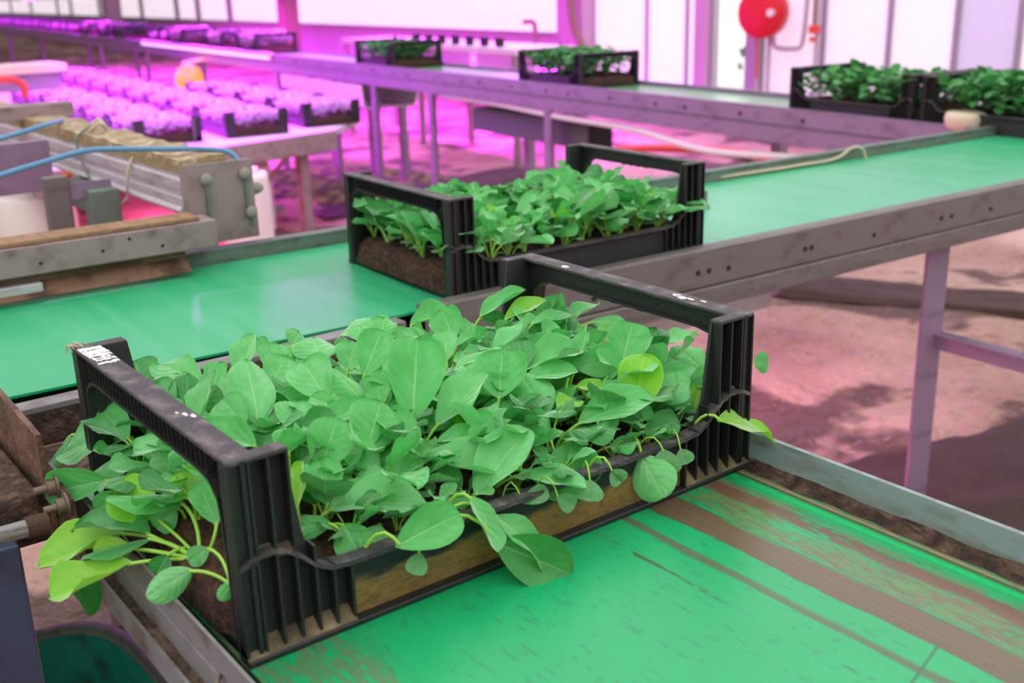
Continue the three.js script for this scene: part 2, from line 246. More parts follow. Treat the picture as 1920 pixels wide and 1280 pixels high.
function boltGeo(r) { const h = new THREE.CylinderGeometry(r, r, r * 0.9, 6), w = new THREE.CylinderGeometry(r * 1.5, r * 1.5, r * 0.25, 14), s = new THREE.CylinderGeometry(r * 0.5, r * 0.5, r * 2.6, 8); h.translate(0, r * 0.6, 0); s.translate(0, r * 1.2, 0); return merge([h, w, s]); }

// front belt, carries the near crate across its width and runs towards the viewer
{
  const t = thing('belt_conveyor', 'worn green belt conveyor in the foreground with brown rubbed stripes, under the near crate', 'conveyor', [0, 0, 0]);
  const g = beltLoop(0, 0.6, -0.275, 1.5, 0.03), p = g.attributes.position, u = g.attributes.uv;
  for (let i = 0; i < p.count; i++) u.setXY(i, p.getX(i) / 0.6, (p.getZ(i) + 0.3) / 1.2);
  part('belt', g, M.beltWorn, t);
  part('end_roller', rod([0.004, -0.03, -0.245], [0.596, -0.03, -0.245], 0.0255, 20), M.steelDark, t);
  part('side_rail', [extrude([[0.602, -0.09], [0.602, 0.040], [0.606, 0.041], [0.606, -0.03], [0.64, -0.034], [0.64, -0.09]], -0.27, 1.5)], M.railBlue, t, 'bluish grey rail along the right edge');
  part('dirt_ridge', (() => { const q = new THREE.PlaneGeometry(0.026, 1.75, 6, 160); q.rotateX(-PI / 2); const P = q.attributes.position; for (let i = 0; i < P.count; i++) { const a = clamp(P.getX(i) / 0.026 + 0.5), z = P.getZ(i); P.setXYZ(i, 0.5885 + a * 0.0140 + (a < 0.1 ? (fbm(z * 40, 3, 3) - 0.5) * 0.006 : 0), 0.0006 + Math.pow(a, 1.5) * 0.011 * (0.6 + 0.8 * fbm(z * 30, a * 5, 3)), z + 0.61); } q.computeVertexNormals(); return metre(q); })(), M.grime, t, 'ridge of brown peat dirt against the right rail');
  part('side_rail', [extrude([[-0.0205, -0.03], [-0.0205, 0.030], [-0.0235, 0.030], [-0.0235, 0.006], [-0.0225, 0.004], [-0.0225, 0.001], [-0.0235, -0.001], [-0.0235, -0.03]], -0.27, 1.3)], M.steel, t, 'bare steel rail along the left edge');
  part('rail_ledge', [extrude([[-0.0235, -0.032], [-0.0235, -0.028], [-0.034, -0.028], [-0.034, -0.022], [-0.037, -0.022], [-0.037, -0.048], [-0.034, -0.048], [-0.034, -0.032]], -0.22, 1.3)], M.steel, t);
  part('dirt_ridge', (() => { const q = new THREE.PlaneGeometry(0.011, 1.5, 3, 140); q.rotateX(-PI / 2); const P = q.attributes.position; for (let i = 0; i < P.count; i++) P.setXYZ(i, P.getX(i) - 0.0288, -0.0275 + 0.006 * fbm(P.getZ(i) * 50, P.getX(i) * 300, 3), P.getZ(i) + 0.54); q.computeVertexNormals(); return metre(q); })(), M.grime, t, 'brown dirt in the left rail ledge');
  part('guard_plate', [extrude([[-0.5, -0.02], [-0.5, 0.118], [-0.165, 0.104], [-0.155, 0.004], [-0.2, -0.02]].map(([z, y]) => [z, y]), -0.054, -0.048, 'x')], M.rust, t, 'rust brown guard plate at the left');
  part('bolt_bracket', extrude([[-0.2, 0.062], [-0.112, 0.05], [-0.095, -0.02], [-0.11, -0.045], [-0.2, -0.03]], -0.046, -0.040, 'x'), M.grime, t, 'dirt-caked bracket holding the bolts');
  for (const [y, z] of [[0.053, -0.148], [0.043, -0.119], [0.002, -0.166], [-0.018, -0.106]]) { const b = part('bolt', boltGeo(0.0085), M.bolt, t); b.position.set(-0.046, y, z); b.rotation.z = PI / 2; }
  part('split_pin', tube([[-0.024, 0.004, 0.19], [-0.030, 0.002, 0.2], [-0.031, -0.012, 0.215], [-0.0295, -0.02, 0.225]], 0.0022, 14, 6), M.bolt, t);
  for (const [x, z] of [[-0.03, 1.25], [0.63, 1.25], [0.3, 1.3]]) part('leg', bx(x - 0.02, x + 0.02, FLOOR, -0.07, z - 0.02, z + 0.02, 0.003), M.steelDark, t);
}
// middle belt, turned a little, passes behind the near crate
const C2 = 0.042;
{
  const t = thing('belt_conveyor', 'long smooth green belt conveyor crossing the picture behind the near crate', 'conveyor', [0, 0, -0.61], -C2);
  const gx = beltLoop(0.002, 0.56, -1.3, 3.33, 0.03); gx.rotateY(PI / 2);
  part('belt', gx, M.belt, t);
  part('side_rail', [extrude([[0.0, -0.006], [0.0, 0.014], [0.022, 0.014], [0.030, 0.010], [0.030, -0.062], [0.026, -0.066], [0.026, 0.006], [0.004, 0.006]], 0.66, 3.4, 'x')], M.steelDark, t, 'grey near rail with bolt holes');
  part('rail_channel', [bx(0.66, 3.4, -0.108, -0.066, 0.0, 0.036, 0.004)], M.steelDark, t);
  for (const g of holes([0.82, 1.02, 1.285, 1.315, 1.37, 1.60, 1.62, 1.83, 2.08, 2.12, 2.28, 2.5].map((x, i) => [x, -0.032 + (i % 3 === 1 ? -0.004 : 0)]), 0.0055, 0.0305)) part('bolt_hole', g, M.black, t);
  part('side_rail', [bx(-1.3, 3.3, -0.06, 0.028, -0.585, -0.566, 0.003), bx(-1.3, 3.3, 0.022, 0.028, -0.60, -0.566)], M.greenGrey, t, 'greenish grey far rail');
  for (const [x, z] of [[2.2, -0.05], [-0.9, -0.56]]) part('leg', [bx(x - 0.045, x + 0.045, FLOOR, -0.1, z - 0.004, z + 0.004), bx(x + 0.036, x + 0.045, FLOOR, -0.1, z - 0.05, z)], M.purpleSteel, t, 'angle steel leg');
  part('cross_brace', [bx(2.215, 2.245, -0.405, -0.365, -0.05, 1.7), bx(2.21, 2.25, -0.373, -0.365, -0.05, 1.7)], M.purpleSteel, t, 'horizontal brace running from the leg towards the viewer');
  part('end_roller', rod([-1.27, -0.03, -0.555], [-1.27, -0.03, -0.005], 0.0255, 18), M.steelDark, t); part('end_roller', rod([3.3, -0.03, -0.555], [3.3, -0.03, -0.005], 0.0255, 18), M.steelDark, t);
  part('lamp_bracket', bx(0.6, 2.0, -0.15, -0.12, -0.31, -0.27), M.steelDark, t);
}
// a steel edge strip in front of the belt at the left, next to the end roller of the front belt
{
  const t = thing('transfer_plate', 'dirty narrow steel transfer plate between the front belt and the middle belt at the left', 'plate', [0, 0, -0.5]);
  part('strip', bx(-0.35, 0.62, -0.012, -0.002, -0.085, -0.052, 0.002), M.steel, t); part('trough', [bx(-0.35, 0.62, -0.07, -0.06, -0.05, 0.21), bx(-0.35, 0.62, -0.06, -0.012, -0.06, -0.052)], M.grime, t);
}
// far belt along the glazed wall
const FO = 4.45, F0 = along(0, FO);
{
  const t = thing('belt_conveyor', 'violet-lit belt conveyor running away along the glazed wall, carrying many crates', 'conveyor', F0, WA);
  const gx = beltLoop(-0.43, -0.02, -1.0, 30, 0.03); gx.rotateY(PI / 2);
  part('belt', gx, M.beltFar, t);
  part('side_rail', [extrude([[-0.012, -0.12], [-0.012, 0.022], [0.016, 0.022], [0.016, 0.016], [-0.006, 0.016], [-0.006, -0.112], [0.03, -0.112], [0.03, -0.12]].map(([z, y]) => [z, y]), -1, 30, 'x')], M.purpleSteel, t, 'broad near rail lit violet');
  part('rail_seam', [bx(-1, 30, -0.052, -0.046, -0.0155, -0.011)], M.darkDuct, t);
  part('side_rail', [bx(-1, 30, -0.1, 0.02, 0.432, 0.45)], M.purpleSteel, t, 'far rail');
  for (const g of holes(Array.from({ length: 40 }, (_, i) => [-0.2 + i * 0.31 + (i % 3) * 0.05, -0.02]), 0.009, -0.0135)) part('bolt_hole', g, M.black, t);
  for (const s of [1.66, 3.03, 3.9, 4.65, 5.85, 8.3, 10.8, 13.6, 17.5, 21.2]) part('leg', [bx(s - 0.03, s + 0.03, FLOOR, -0.11, -0.01, 0.002), bx(s + 0.022, s + 0.03, FLOOR, -0.11, 0, 0.05)], M.purpleSteel, t, 'slim leg on the near side');
  for (const s of [0.4, 2.6, 4.42, 5.0, 5.81, 9.6, 12.2, 15]) part('leg', bx(s - 0.03, s + 0.03, FLOOR, -0.1, 0.44, 0.49), M.purpleSteel, t, 'slim leg on the far side');
  part('pipe', [tube([[-0.2, -0.17, 0.02], [0.4, -0.2, 0.0], [0.9, -0.16, 0.01], [1.6, -0.15, 0.01], [2.2, -0.13, 0.01], [2.9, -0.125, 0.01]], 0.016, 50)], M.white, t, 'white plastic pipe under the near rail');
}
{
  const p = along(4.85, FO - 0.02, -0.13), t = thing('drip_trough', 'bright violet-white trough hung under the far belt between its legs', 'trough', p, WA);
  part('tray', [extrude([[-0.04, -0.15], [0.0, -0.17], [0.38, -0.17], [0.42, -0.0], [0.41, 0], [0.372, -0.16], [0.004, -0.16], [-0.03, -0.143], [-0.045, 0], [-0.055, 0]].map(([z, y]) => [z, y]), -0.8, 0.85, 'x')], M.white, t); part('spout', rod([0.55, -0.16, 0.03], [0.55, -0.27, 0.03], 0.05, 14, 0.035), M.white, t);
}
{
  const t = thing('cable_duct', 'dark grey sheet duct under the far belt, in front of the beige ground', 'duct', along(2.05, FO - 0.1, -0.25), WA);
  part('casing', bx(-0.62, 0.62, -0.075, 0.06, 0.0, 0.14, 0.006), M.darkDuct, t); part('end_cap', bx(-0.64, -0.62, -0.08, 0.065, -0.005, 0.145, 0.004), M.black, t);
}

// ---------------------------------------------------------------- crates
const CL = 0.6, CW = 0.383, CH = 0.179;
const crateParts = (() => {
  const P = {};
  // outline of the long wall: tall corner posts sweeping down to a low rim
  const wall = new THREE.Shape(); wall.moveTo(-0.3, 0.004); wall.lineTo(-0.3, CH - 0.002); wall.lineTo(-0.248, CH - 0.002); wall.lineTo(-0.238, 0.098); wall.bezierCurveTo(-0.234, 0.074, -0.222, 0.06, -0.2, 0.06);
  wall.lineTo(0.2, 0.06); wall.bezierCurveTo(0.222, 0.06, 0.234, 0.074, 0.238, 0.098); wall.lineTo(0.248, CH - 0.002); wall.lineTo(0.3, CH - 0.002); wall.lineTo(0.3, 0.004);
  const topAt = (x) => { const a = Math.abs(x); return a > 0.249 ? CH - 0.002 : a > 0.238 ? mix(0.098, CH, (a - 0.238) / 0.0105) : a > 0.2 ? 0.06 + 0.038 * Math.pow((a - 0.2) / 0.038, 2.2) : 0.06; };
  const panel = []; { const g = shapeX(wall, 0.004); g.translate(0, 0, 0.1755); const u = metre(g), q = u.attributes.position, v = u.attributes.uv; for (let i = 0; i < q.count; i++) v.setXY(i, (q.getX(i) + 0.3) / 0.6, q.getY(i) / 0.068); panel.push(u); }
  P.panelMid = (() => { const g = new THREE.BoxGeometry(0.4, 0.051, 0.004, 40, 8, 1); g.translate(0, 0.0305, 0.1825); const u = metre(g), q = u.attributes.position, v = u.attributes.uv; for (let i = 0; i < q.count; i++) v.setXY(i, (q.getX(i) + 0.2) / 0.4, (q.getY(i) - 0.005) / 0.051); return u; })();
  P.panel = merge(panel);
  const fins = []; for (const s of [-1, 1]) for (let k = 0; k < 7; k++) { const x = s * (0.2988 - k * 0.0164), h = topAt(x); fins.push(bx(x - 0.0012, x + 0.0012, 0.006, h - 0.001, 0.179, 0.1915)); }
  P.fins = merge(fins); P.rib = fins;
  // rim strip that follows the sweep and arches across the foot of the posts
  const pts = [[-0.2985, 0.086], [-0.288, 0.092], [-0.272, 0.095], [-0.258, 0.091], [-0.246, 0.082], [-0.234, 0.070], [-0.22, 0.062], [-0.2, 0.0595]], full = [...pts, ...pts.slice().reverse().map(([x, y]) => [-x, y])];
  const rim = []; for (let i = 0; i + 1 < full.length; i++) { const [a, b] = full[i], [c, d] = full[i + 1]; const s = new THREE.Shape([[a, b - 0.0022], [c, d - 0.0022], [c, d + 0.0022], [a, b + 0.0022]].map((q) => new THREE.Vector2(...q))); const g = shapeX(s, 0.0155); g.translate(0, 0, 0.1765); rim.push(metre(g)); }
  P.rim = merge(rim);
  P.foot = ([extrude([[0.179, 0.002], [0.1935, 0.002], [0.1935, 0.0065], [0.179, 0.017]].map(([z, y]) => [z, y]), -0.3, -0.2, 'x'), extrude([[0.179, 0.002], [0.1935, 0.002], [0.1935, 0.0065], [0.179, 0.017]], 0.2, 0.3, 'x')]);
  P.dust = ([-0.2905, -0.2742, -0.2578].flatMap((x) => [-1, 1].map((s) => { const g = new THREE.BoxGeometry(0.0138, 0.003, 0.011); g.rotateX(0.5); g.translate(-s * x, topAt(0) + 0.0345 - Math.abs(Math.abs(x) - 0.272) * 0.28, 0.1853); return metre(g); })));
  P.lip = bx(-0.3005, 0.3005, 0, 0.0055, 0.176, 0.195, 0.0015);
  // short end: two posts and a handle bar over an open bay
  const e = new THREE.Shape(); e.moveTo(-0.1915, 0.004); e.lineTo(-0.1915, CH - 0.002); e.lineTo(0.1915, CH - 0.002); e.lineTo(0.1915, 0.004); e.lineTo(0.17, 0.004); e.lineTo(0.1655, 0.12); e.bezierCurveTo(0.165, 0.145, 0.15, 0.153, 0.128, 0.153); e.lineTo(-0.128, 0.153); e.bezierCurveTo(-0.15, 0.153, -0.165, 0.145, -0.1655, 0.12); e.lineTo(-0.17, 0.004);
  const eg = shapeX(e, 0.004); eg.rotateY(PI / 2); eg.translate(0.285, 0, 0); P.frame = metre(eg);
  P.cap = merge([bx(0.2745, 0.3, CH - 0.0045, CH, -0.1915, 0.1915, 0.0015), bx(0.248, 0.276, CH - 0.0045, CH, 0.176, 0.1915, 0.0015), bx(0.248, 0.276, CH - 0.0045, CH, -0.1915, -0.176, 0.0015)]);
  const arch = []; { const path = [[0.171, 0.006], [0.1665, 0.118], [0.162, 0.139], [0.148, 0.150], [0.128, 0.1535], [0, 0.1535], [-0.128, 0.1535], [-0.148, 0.150], [-0.162, 0.139], [-0.1665, 0.118], [-0.171, 0.006]];
    for (let i = 0; i + 1 < path.length; i++) { const [a, b] = path[i], [c, d] = path[i + 1], L = Math.hypot(c - a, d - b), nx = -(d - b) / L * 0.0015, ny = (c - a) / L * 0.0015; const s = new THREE.Shape([[a - nx, b - ny], [c - nx, d - ny], [c + nx, d + ny], [a + nx, b + ny]].map((q) => new THREE.Vector2(...q))); const g = shapeX(s, 0.020); g.rotateY(PI / 2); g.scale(1, 1, -1); const n = metre(g); const q = n.attributes; for (const k of ['position', 'normal', 'uv']) { const A = q[k], m = A.itemSize; for (let t = 0; t < A.count; t += 3) for (let w = 0; w < m; w++) { const h = A.array[(t + 1) * m + w]; A.array[(t + 1) * m + w] = A.array[(t + 2) * m + w]; A.array[(t + 2) * m + w] = h; } } n.translate(0.279, 0, 0); arch.push(n); } }
  for (let k = 0; k < 30; k++) { const z = -0.145 + k * 0.01; arch.push(bx(0.289, 0.2985, 0.156, CH - 0.004, z - 0.0007, z + 0.0007)); }
  arch.push(bx(0.289, 0.294, 0.163, 0.1655, -0.15, 0.15));
  for (const z of [0.178, 0.1865, -0.178, -0.1865]) arch.push(bx(0.288, 0.2985, 0.006, CH - 0.004, z - 0.0011, z + 0.0011));
  for (let k = -2; k < 2; k++) arch.push(bx(0.281, 0.296, 0.1495, 0.1535, k * 0.022 + 0.004, k * 0.022 + 0.018, 0.002));
  P.arch = merge(arch);
  P.low = bx(0.284, 0.298, 0.001, 0.014, -0.17, 0.17, 0.001);
  P.floor = bx(-0.298, 0.298, 0.002, 0.008, -0.178, 0.178);
  return P;
})();
const flipX = (g) => { const c = g.clone(); c.rotateY(PI); return c; };
const ribGeo = [crateParts.rib, crateParts.rib.map(flipX)];
function buildCrate(name, label, pos, turn, group, worn, fine) {
  const t = thing(name, label, 'crate', pos, turn, group), m = M.plastic;
  for (const s of [0, 1]) {
    const f = s ? flipX : (g) => g;
    const w = part('side_wall', f(crateParts.panel), m, t); if (fine) for (const g of ribGeo[s]) part('rib', g, m, w); else part('ribs', f(crateParts.fins), m, w).userData.kind = 'stuff'; if (fine) for (const g of crateParts.dust) part('settled_dust', f(g), M.silt, w, 'pale dust caught on the ledge between the ribs'); part('rim', f(crateParts.rim), M.plasticDusty, w); part('silted_panel', f(crateParts.panelMid), worn ? M.sideStain : m, w, 'ochre-stained middle of the wall'); for (const g of crateParts.foot) part('foot_flange', f(g), worn ? M.silt : m, w); part('bottom_lip', f(crateParts.lip), m, w);
    const e = part('end_frame', f(crateParts.frame), m, t); part('handle_cap', f(crateParts.cap), M.plasticDusty, e, 'dusty flat top of the handle'); part('handle_ribs', f(crateParts.arch), m, e); part('end_sill', f(crateParts.low), m, e);
  }
  part('crate_floor', crateParts.floor, m, t);
  return t;
}
const nearCrate = buildCrate('plant_crate', 'large black ribbed crate in the foreground with a torn white label on its left handle', [0.3, 0, 0], 0, null, true, true);
// torn label and rubbed spots on the handles
{
  const scrap = (pts, name, label) => { const s = new THREE.Shape(pts.map((p) => new THREE.Vector2(...p))), g = new THREE.ExtrudeGeometry(s, { depth: 0.0006, bevelEnabled: false }); g.rotateX(PI / 2); g.translate(0, CH + 0.0008, 0); part(name, metre(g), M.paper, nearCrate, label); };
  const ragged = (x0, x1, z0, z1, n) => { const a = []; for (let i = 0; i <= n; i++) a.push([mix(x0, x1, i / n), z0 + rr(-0.0025, 0.0025)]); for (let i = n; i >= 0; i--) a.push([mix(x0, x1, i / n), z1 + rr(-0.0025, 0.0025)]); return a; };
  for (const [x0, x1, z0, z1] of [[-0.299, -0.2765, -0.172, -0.163], [-0.299, -0.276, -0.1615, -0.154], [-0.2985, -0.275, -0.153, -0.147], [-0.298, -0.2755, -0.1455, -0.138], [-0.297, -0.279, -0.1345, -0.130], [-0.296, -0.2765, -0.127, -0.1235], [-0.2975, -0.277, -0.1155, -0.111]]) scrap(ragged(x0, x1, z0, z1, 9), 'label_scrap', 'torn scrap of a white paper label');
  for (const [x, z, r] of [[-0.284, 0.072, 0.003], [-0.280, 0.079, 0.003], [-0.288, 0.064, 0.0015], [0.287, 0.09, 0.005], [0.284, 0.10, 0.006], [0.286, 0.112, 0.004], [0.29, 0.128, 0.003], [0.281, -0.10, 0.005]]) { const a = []; for (let i = 0; i < 9; i++) { const k = i / 9 * 2 * PI, q = r * rr(0.6, 1.2); a.push([x + q * Math.cos(k) * 0.8, z + q * Math.sin(k) * 1.5]); } scrap(a, 'rubbed_spot', 'pale rubbed spot'); }
  // shreds of fibre caught on the far left corner
  const sh = []; for (let i = 0; i < 16; i++) { const z = rr(-0.192, -0.176), x = rr(-0.301, -0.285); sh.push(tube([[x, CH, z], [x - rr(0.001, 0.006), CH + rr(0.001, 0.004), z - rr(-0.002, 0.005)], [x - rr(0.0, 0.012), CH + rr(-0.008, 0.004), z - rr(0, 0.006)]], 0.0006, 5, 4)); }
  part('frayed_tape', sh, M.cord, nearCrate, 'frayed remains of tape on the corner');
}
const crate2Pos = [1.042, 0, -0.7655];
const crate2 = buildCrate('plant_crate', 'second black crate, on the middle belt right behind the foreground crate', crate2Pos, -0.0393, null, false, true);

// peat in the crates
function soilGeo(seedN, top = 0.052) {
  const nx = 64, nz = 42, pos = [], uv = [], idx = [], X = 0.297, Z = 0.176, at = (i, j) => j * (nx + 1) + i;
  for (let j = 0; j <= nz; j++) for (let i = 0; i <= nx; i++) {
    const a = i / nx * 2 - 1, b = j / nz * 2 - 1, edge = Math.max(Math.abs(a), Math.abs(b)), n = fbm(a * 9 + seedN, b * 6 + 50, 4), lump = fbm(a * 26 + seedN, b * 18, 3);
    let y = top + (n - 0.5) * 0.016 + (lump - 0.5) * 0.012, x = a * X, z = b * Z;
    if (edge > 0.93) { const k = (edge - 0.93) / 0.07; y = mix(y, 0.009, k * k); if (Math.abs(a) > 0.93 && Math.abs(b) < 0.88) x += Math.sign(a) * (0.013 * Math.sin(k * 2.6) * ss(0.88, 0.75, Math.abs(b)) + (lump - 0.5) * 0.008 * k); }
    pos.push(x, y, z); uv.push(x + y * 1.6, z + y * 0.7);
  }
  for (let j = 0; j < nz; j++) for (let i = 0; i < nx; i++) idx.push(at(i, j), at(i, j + 1), at(i + 1, j), at(i + 1, j), at(i, j + 1), at(i + 1, j + 1));
  const g = new THREE.BufferGeometry(); g.setAttribute('position', new THREE.Float32BufferAttribute(pos, 3)); g.setAttribute('uv', new THREE.Float32BufferAttribute(uv, 2)); g.setIndex(idx); g.computeVertexNormals(); return g;
}
const soilA = soilGeo(3);
function addSoil(pos, turn, label, group) { const m = shadow(new THREE.Mesh(soilA, M.soil)); m.name = numbered('peat_block'); m.position.set(...pos); m.rotation.y = turn; scene.add(m); tag(m, label, 'soil', group); return m; }
addSoil([0.3, 0.001, 0], 0, 'dark brown peat block filling the foreground crate');
addSoil([crate2Pos[0], 0.001, crate2Pos[2]], -0.0393, 'dark brown peat block filling the second crate on the middle belt');

// ---------------------------------------------------------------- leafy plants
function leafGeo({ bend = 0.15, cup = 0.2, wave = 0.03, twist = 0, ph = 0, nu = 12, nv = 10, sharp = 0.46, lobe = 0 }) {
  const pos = [], uv = [], idx = [], wid = (q) => Math.pow(q, 0.78) * Math.pow(1 - q, sharp), peak = Math.max(...Array.from({ length: 60 }, (_, i) => wid(i / 60)));
  for (let i = 0; i <= nu; i++) for (let j = 0; j <= nv; j++) {
    const t = i / nu, tt = 0.5 - 0.5 * Math.cos(PI * t), s = j / nv * 2 - 1, hw = Math.max(0.03 * (1 - tt), wid(tt) / peak);
    let x = s * hw * 0.5, z = tt * (1 - lobe * Math.exp(-s * s * 7) * tt * tt), y = cup * s * s * hw * 0.5 - bend * tt * tt + wave * Math.sin(tt * 10 + ph + s * 1.5) * s * s * (0.3 + tt) - 0.02 * Math.exp(-s * s * 30) * hw;
    const k = twist * tt, xr = x * Math.cos(k) - y * Math.sin(k), yr = x * Math.sin(k) + y * Math.cos(k);
    pos.push(xr, yr, z); uv.push(tt, j / nv);
  }
  for (let i = 0; i < nu; i++) for (let j = 0; j < nv; j++) { const a = i * (nv + 1) + j; idx.push(a, a + nv + 1, a + 1, a + 1, a + nv + 1, a + nv + 2); }
  const g = new THREE.BufferGeometry(); g.setAttribute('position', new THREE.Float32BufferAttribute(pos, 3)); g.setAttribute('uv', new THREE.Float32BufferAttribute(uv, 2)); g.setIndex(idx); g.computeVertexNormals(); return g;
}
const LEAF = [leafGeo({ bend: 0.3, cup: 0.3, wave: 0.05, ph: 6, sharp: 0.5 }), leafGeo({ bend: -0.06, cup: 0.35, wave: 0.07, ph: 1.5, twist: -0.2 }), leafGeo({ bend: 0.12, cup: 0.22, ph: 1 }), leafGeo({ bend: 0.22, cup: -0.18, wave: 0.05, ph: 2, twist: 0.2 }), leafGeo({ bend: 0.05, cup: 0.3, wave: 0.04, ph: 4, twist: -0.25 }), leafGeo({ bend: 0.28, cup: 0.12, wave: 0.06, ph: 3 }), leafGeo({ bend: 0.16, cup: -0.3, wave: 0.03, ph: 5, twist: 0.3, sharp: 0.55 }), leafGeo({ bend: 0.1, cup: 0.4, wave: 0.05, ph: 0.5, twist: 0.15, sharp: 0.4 })];
const COTY = leafGeo({ bend: 0.2, cup: 0.1, wave: 0.02, nu: 8, nv: 8, sharp: 0.3, lobe: 0.3 });
const leafBasis = (a, n) => { const z = a.clone().normalize(), x = n.clone().cross(z).normalize(), y = z.clone().cross(x); return new THREE.Matrix4().makeBasis(x, y, z); };
function addLeaf(plant, B, A, n, len, w, mat, geo, root, r = 0.0016, over = false) {
  const m = part('leaf', geo, mat, plant); m.quaternion.setFromRotationMatrix(leafBasis(A, n)); m.position.copy(B); m.scale.set(w, len, len);
  const c = root.clone().lerp(B, 0.35); c.y = mix(root.y, B.y, 0.75); const q = B.clone().addScaledVector(A, -0.35 * root.distanceTo(B)); c.lerp(q, 0.5); if (over) c.set(mix(root.x, B.x, 0.6), 0.045, B.z - 0.012);   // a stalk that hangs out climbs over the rim first
  part('leaf_stalk', new THREE.TubeGeometry(new THREE.QuadraticBezierCurve3(root, c, B.clone().addScaledVector(A, len * 0.06)), 7, r, 5), M.stalk, plant);
}
// plants of the near crate: P starts a plant at its root, L adds a leaf by its base, tip, facing, width and tone
let cur = null, heroN = 0;
const nearGroup = 'young leafy plants filling the foreground crate', nearLabel = 'young green leafy plant in the dense canopy of the foreground crate';
function P(x, z, label) { cur = thing('leafy_plant', label || nearLabel, 'plant', [0.3 + x, 0.05, z], 0, label ? undefined : nearGroup); cur.userData.root = undefined; delete cur.userData.root; }
function L(bX, bY, bZ, tX, tY, tZ, nX, nY, nZ, w, tone) {
  const o = cur.position, B = new V3(0.3 + bX, bY, bZ).sub(o), T = new V3(0.3 + tX, tY, tZ).sub(o), A = T.clone().sub(B), len = A.length(); A.normalize(); heroN++;
  const grow = bX < -0.25 ? 1.42 : bZ > 0.06 ? 1.38 : 1.25, k = tone === 3 ? COTY : LEAF[Math.floor(rnd() * LEAF.length)], mat = tone === 0 ? M.leaf[rnd() < 0.6 ? 0 : 4] : M.leaf[tone];
  addLeaf(cur, B, A, new V3(nX, nY, nZ), len * grow, Math.min(w, len * 1.25) * grow, mat, k, new V3(rr(-0.004, 0.004), -0.004, rr(-0.004, 0.004)), tone === 3 ? 0.0009 : 0.0015 + len * 0.006, bZ > 0.183);
}
P(-.248, -.158); L(-.262, .080, -.164, -.308, .075, -.205, -.367, .876, .312, .037, 0);
P(-.280, -.172, 'plant with a single leaf drooping over the rail below the torn label'); L(-.293, .060, -.261, -.328, .030, -.269, -.664, .743, .085, .028, 0);
P(-.287, -.119); L(-.302, .055, -.123, -.338, .047, -.147, -.528, .611, .590, .026, 0); L(-.275, .072, -.115, -.275, .050, -.095, -.274, .647, .712, .021, 0);
P(-.223, -.172, 'plant with a dark leaf tucked behind the far end of the left handle'); L(-.222, .104, -.224, -.219, .124, -.251, -.282, .794, .539, .041, 2);
P(-.232, -.075); L(-.221, .105, -.078, -.191, .137, -.104, -.686, .722, .088, .031, 0);
P(-.239, -.123); L(-.253, .085, -.125, -.308, .062, -.157, -.392, .920, .011, .040, 0); L(-.222, .104, -.137, -.227, .126, -.172, -.422, .743, .519, .030, 0);
P(-.235, -.035); L(-.249, .087, -.040, -.275, .086, -.059, -.557, .392, .732, .022, 0); L(-.199, .118, -.008, -.176, .119, .009, -.160, .976, .145, .017, 0);
P(-.288, .082, 'plant with lime yellow leaves on long stalks spilling over the left crate end'); L(-.297, .058, -.002, -.313, .076, -.030, -.441, .629, .640, .033, 1); L(-.274, .072, .017, -.309, .084, -.021, .146, .975, .167, .032, 0); L(-.270, .074, .080, -.271, .094, .056, -.165, .757, .632, .019, 0); L(-.321, .043, -.025, -.371, .025, -.055, -.272, .955, -.120, .036, 1); L(-.309, .051, .014, -.340, .065, -.029, .203, .962, .181, .033, 2); L(-.309, .050, .019, -.345, .044, -.013, -.028, .985, -.169, .029, 2); L(-.324, .041, .009, -.348, .040, -.005, -.466, .445, .765, .019, 1);
P(-.259, .038); L(-.264, .078, .030, -.272, .092, .009, -.450, .662, .599, .021, 1);
P(-.268, .004); L(-.281, .067, .009, -.295, .056, .008, -.354, .364, .861, .017, 0);
P(-.288, .082, 'plant whose dark leaf hangs lowest past the steel rail at the left'); L(-.331, .036, .024, -.379, .019, .010, -.289, .936, -.203, .032, 1); L(-.369, .013, -.084, -.359, -.017, -.046, .567, .711, .415, .029, 2);
P(-.288, .145, 'small plant with a pale leaf low against the inside of the left front post'); L(-.305, .053, .103, -.333, .041, .095, -.400, .424, .812, .019, 0); L(-.293, .060, .157, -.302, .052, .157, -.388, .415, .823, .009, 0); L(-.286, .064, .096, -.299, .056, .090, -.577, .318, .752, .013, 0);
P(-.285, -.089); L(-.301, .055, -.086, -.319, .044, -.090, -.362, .336, .869, .018, 0);
P(-.288, .051); L(-.310, .050, .058, -.319, .040, .059, -.337, .383, .860, .015, 2);
P(-.179, -.145); L(-.184, .118, -.155, -.200, .140, -.209, -.132, .904, .407, .036, 0);
P(-.191, -.118); L(-.183, .118, -.123, -.168, .139, -.143, -.381, .759, .528, .019, 0);
P(-.155, -.149); L(-.143, .118, -.152, -.114, .146, -.173, -.488, .790, .371, .027, 0);
P(-.095, -.172, 'plant with a big veined leaf at the far left, seen over the left handle'); L(-.094, .118, -.188, -.091, .134, -.207, -.010, .762, .648, .015, 0);
P(-.188, -.005); L(-.184, .118, -.010, -.172, .163, -.049, -.316, .663, .679, .038, 0); L(-.197, .118, -.014, -.203, .135, -.041, -.492, .676, .548, .032, 0);
P(-.196, .039); L(-.206, .114, .031, -.239, .130, -.015, -.128, .906, .404, .036, 0);
P(-.116, -.144); L(-.106, .118, -.148, -.089, .135, -.165, -.097, .746, .659, .031, 0);
P(-.141, -.105); L(-.128, .118, -.106, -.105, .135, -.117, -.072, .623, .779, .030, 0); L(-.132, .118, -.088, -.109, .107, -.061, -.357, .720, .595, .023, 0);
P(-.100, -.016); L(-.101, .118, -.025, -.103, .144, -.064, -.510, .701, .499, .039, 0);
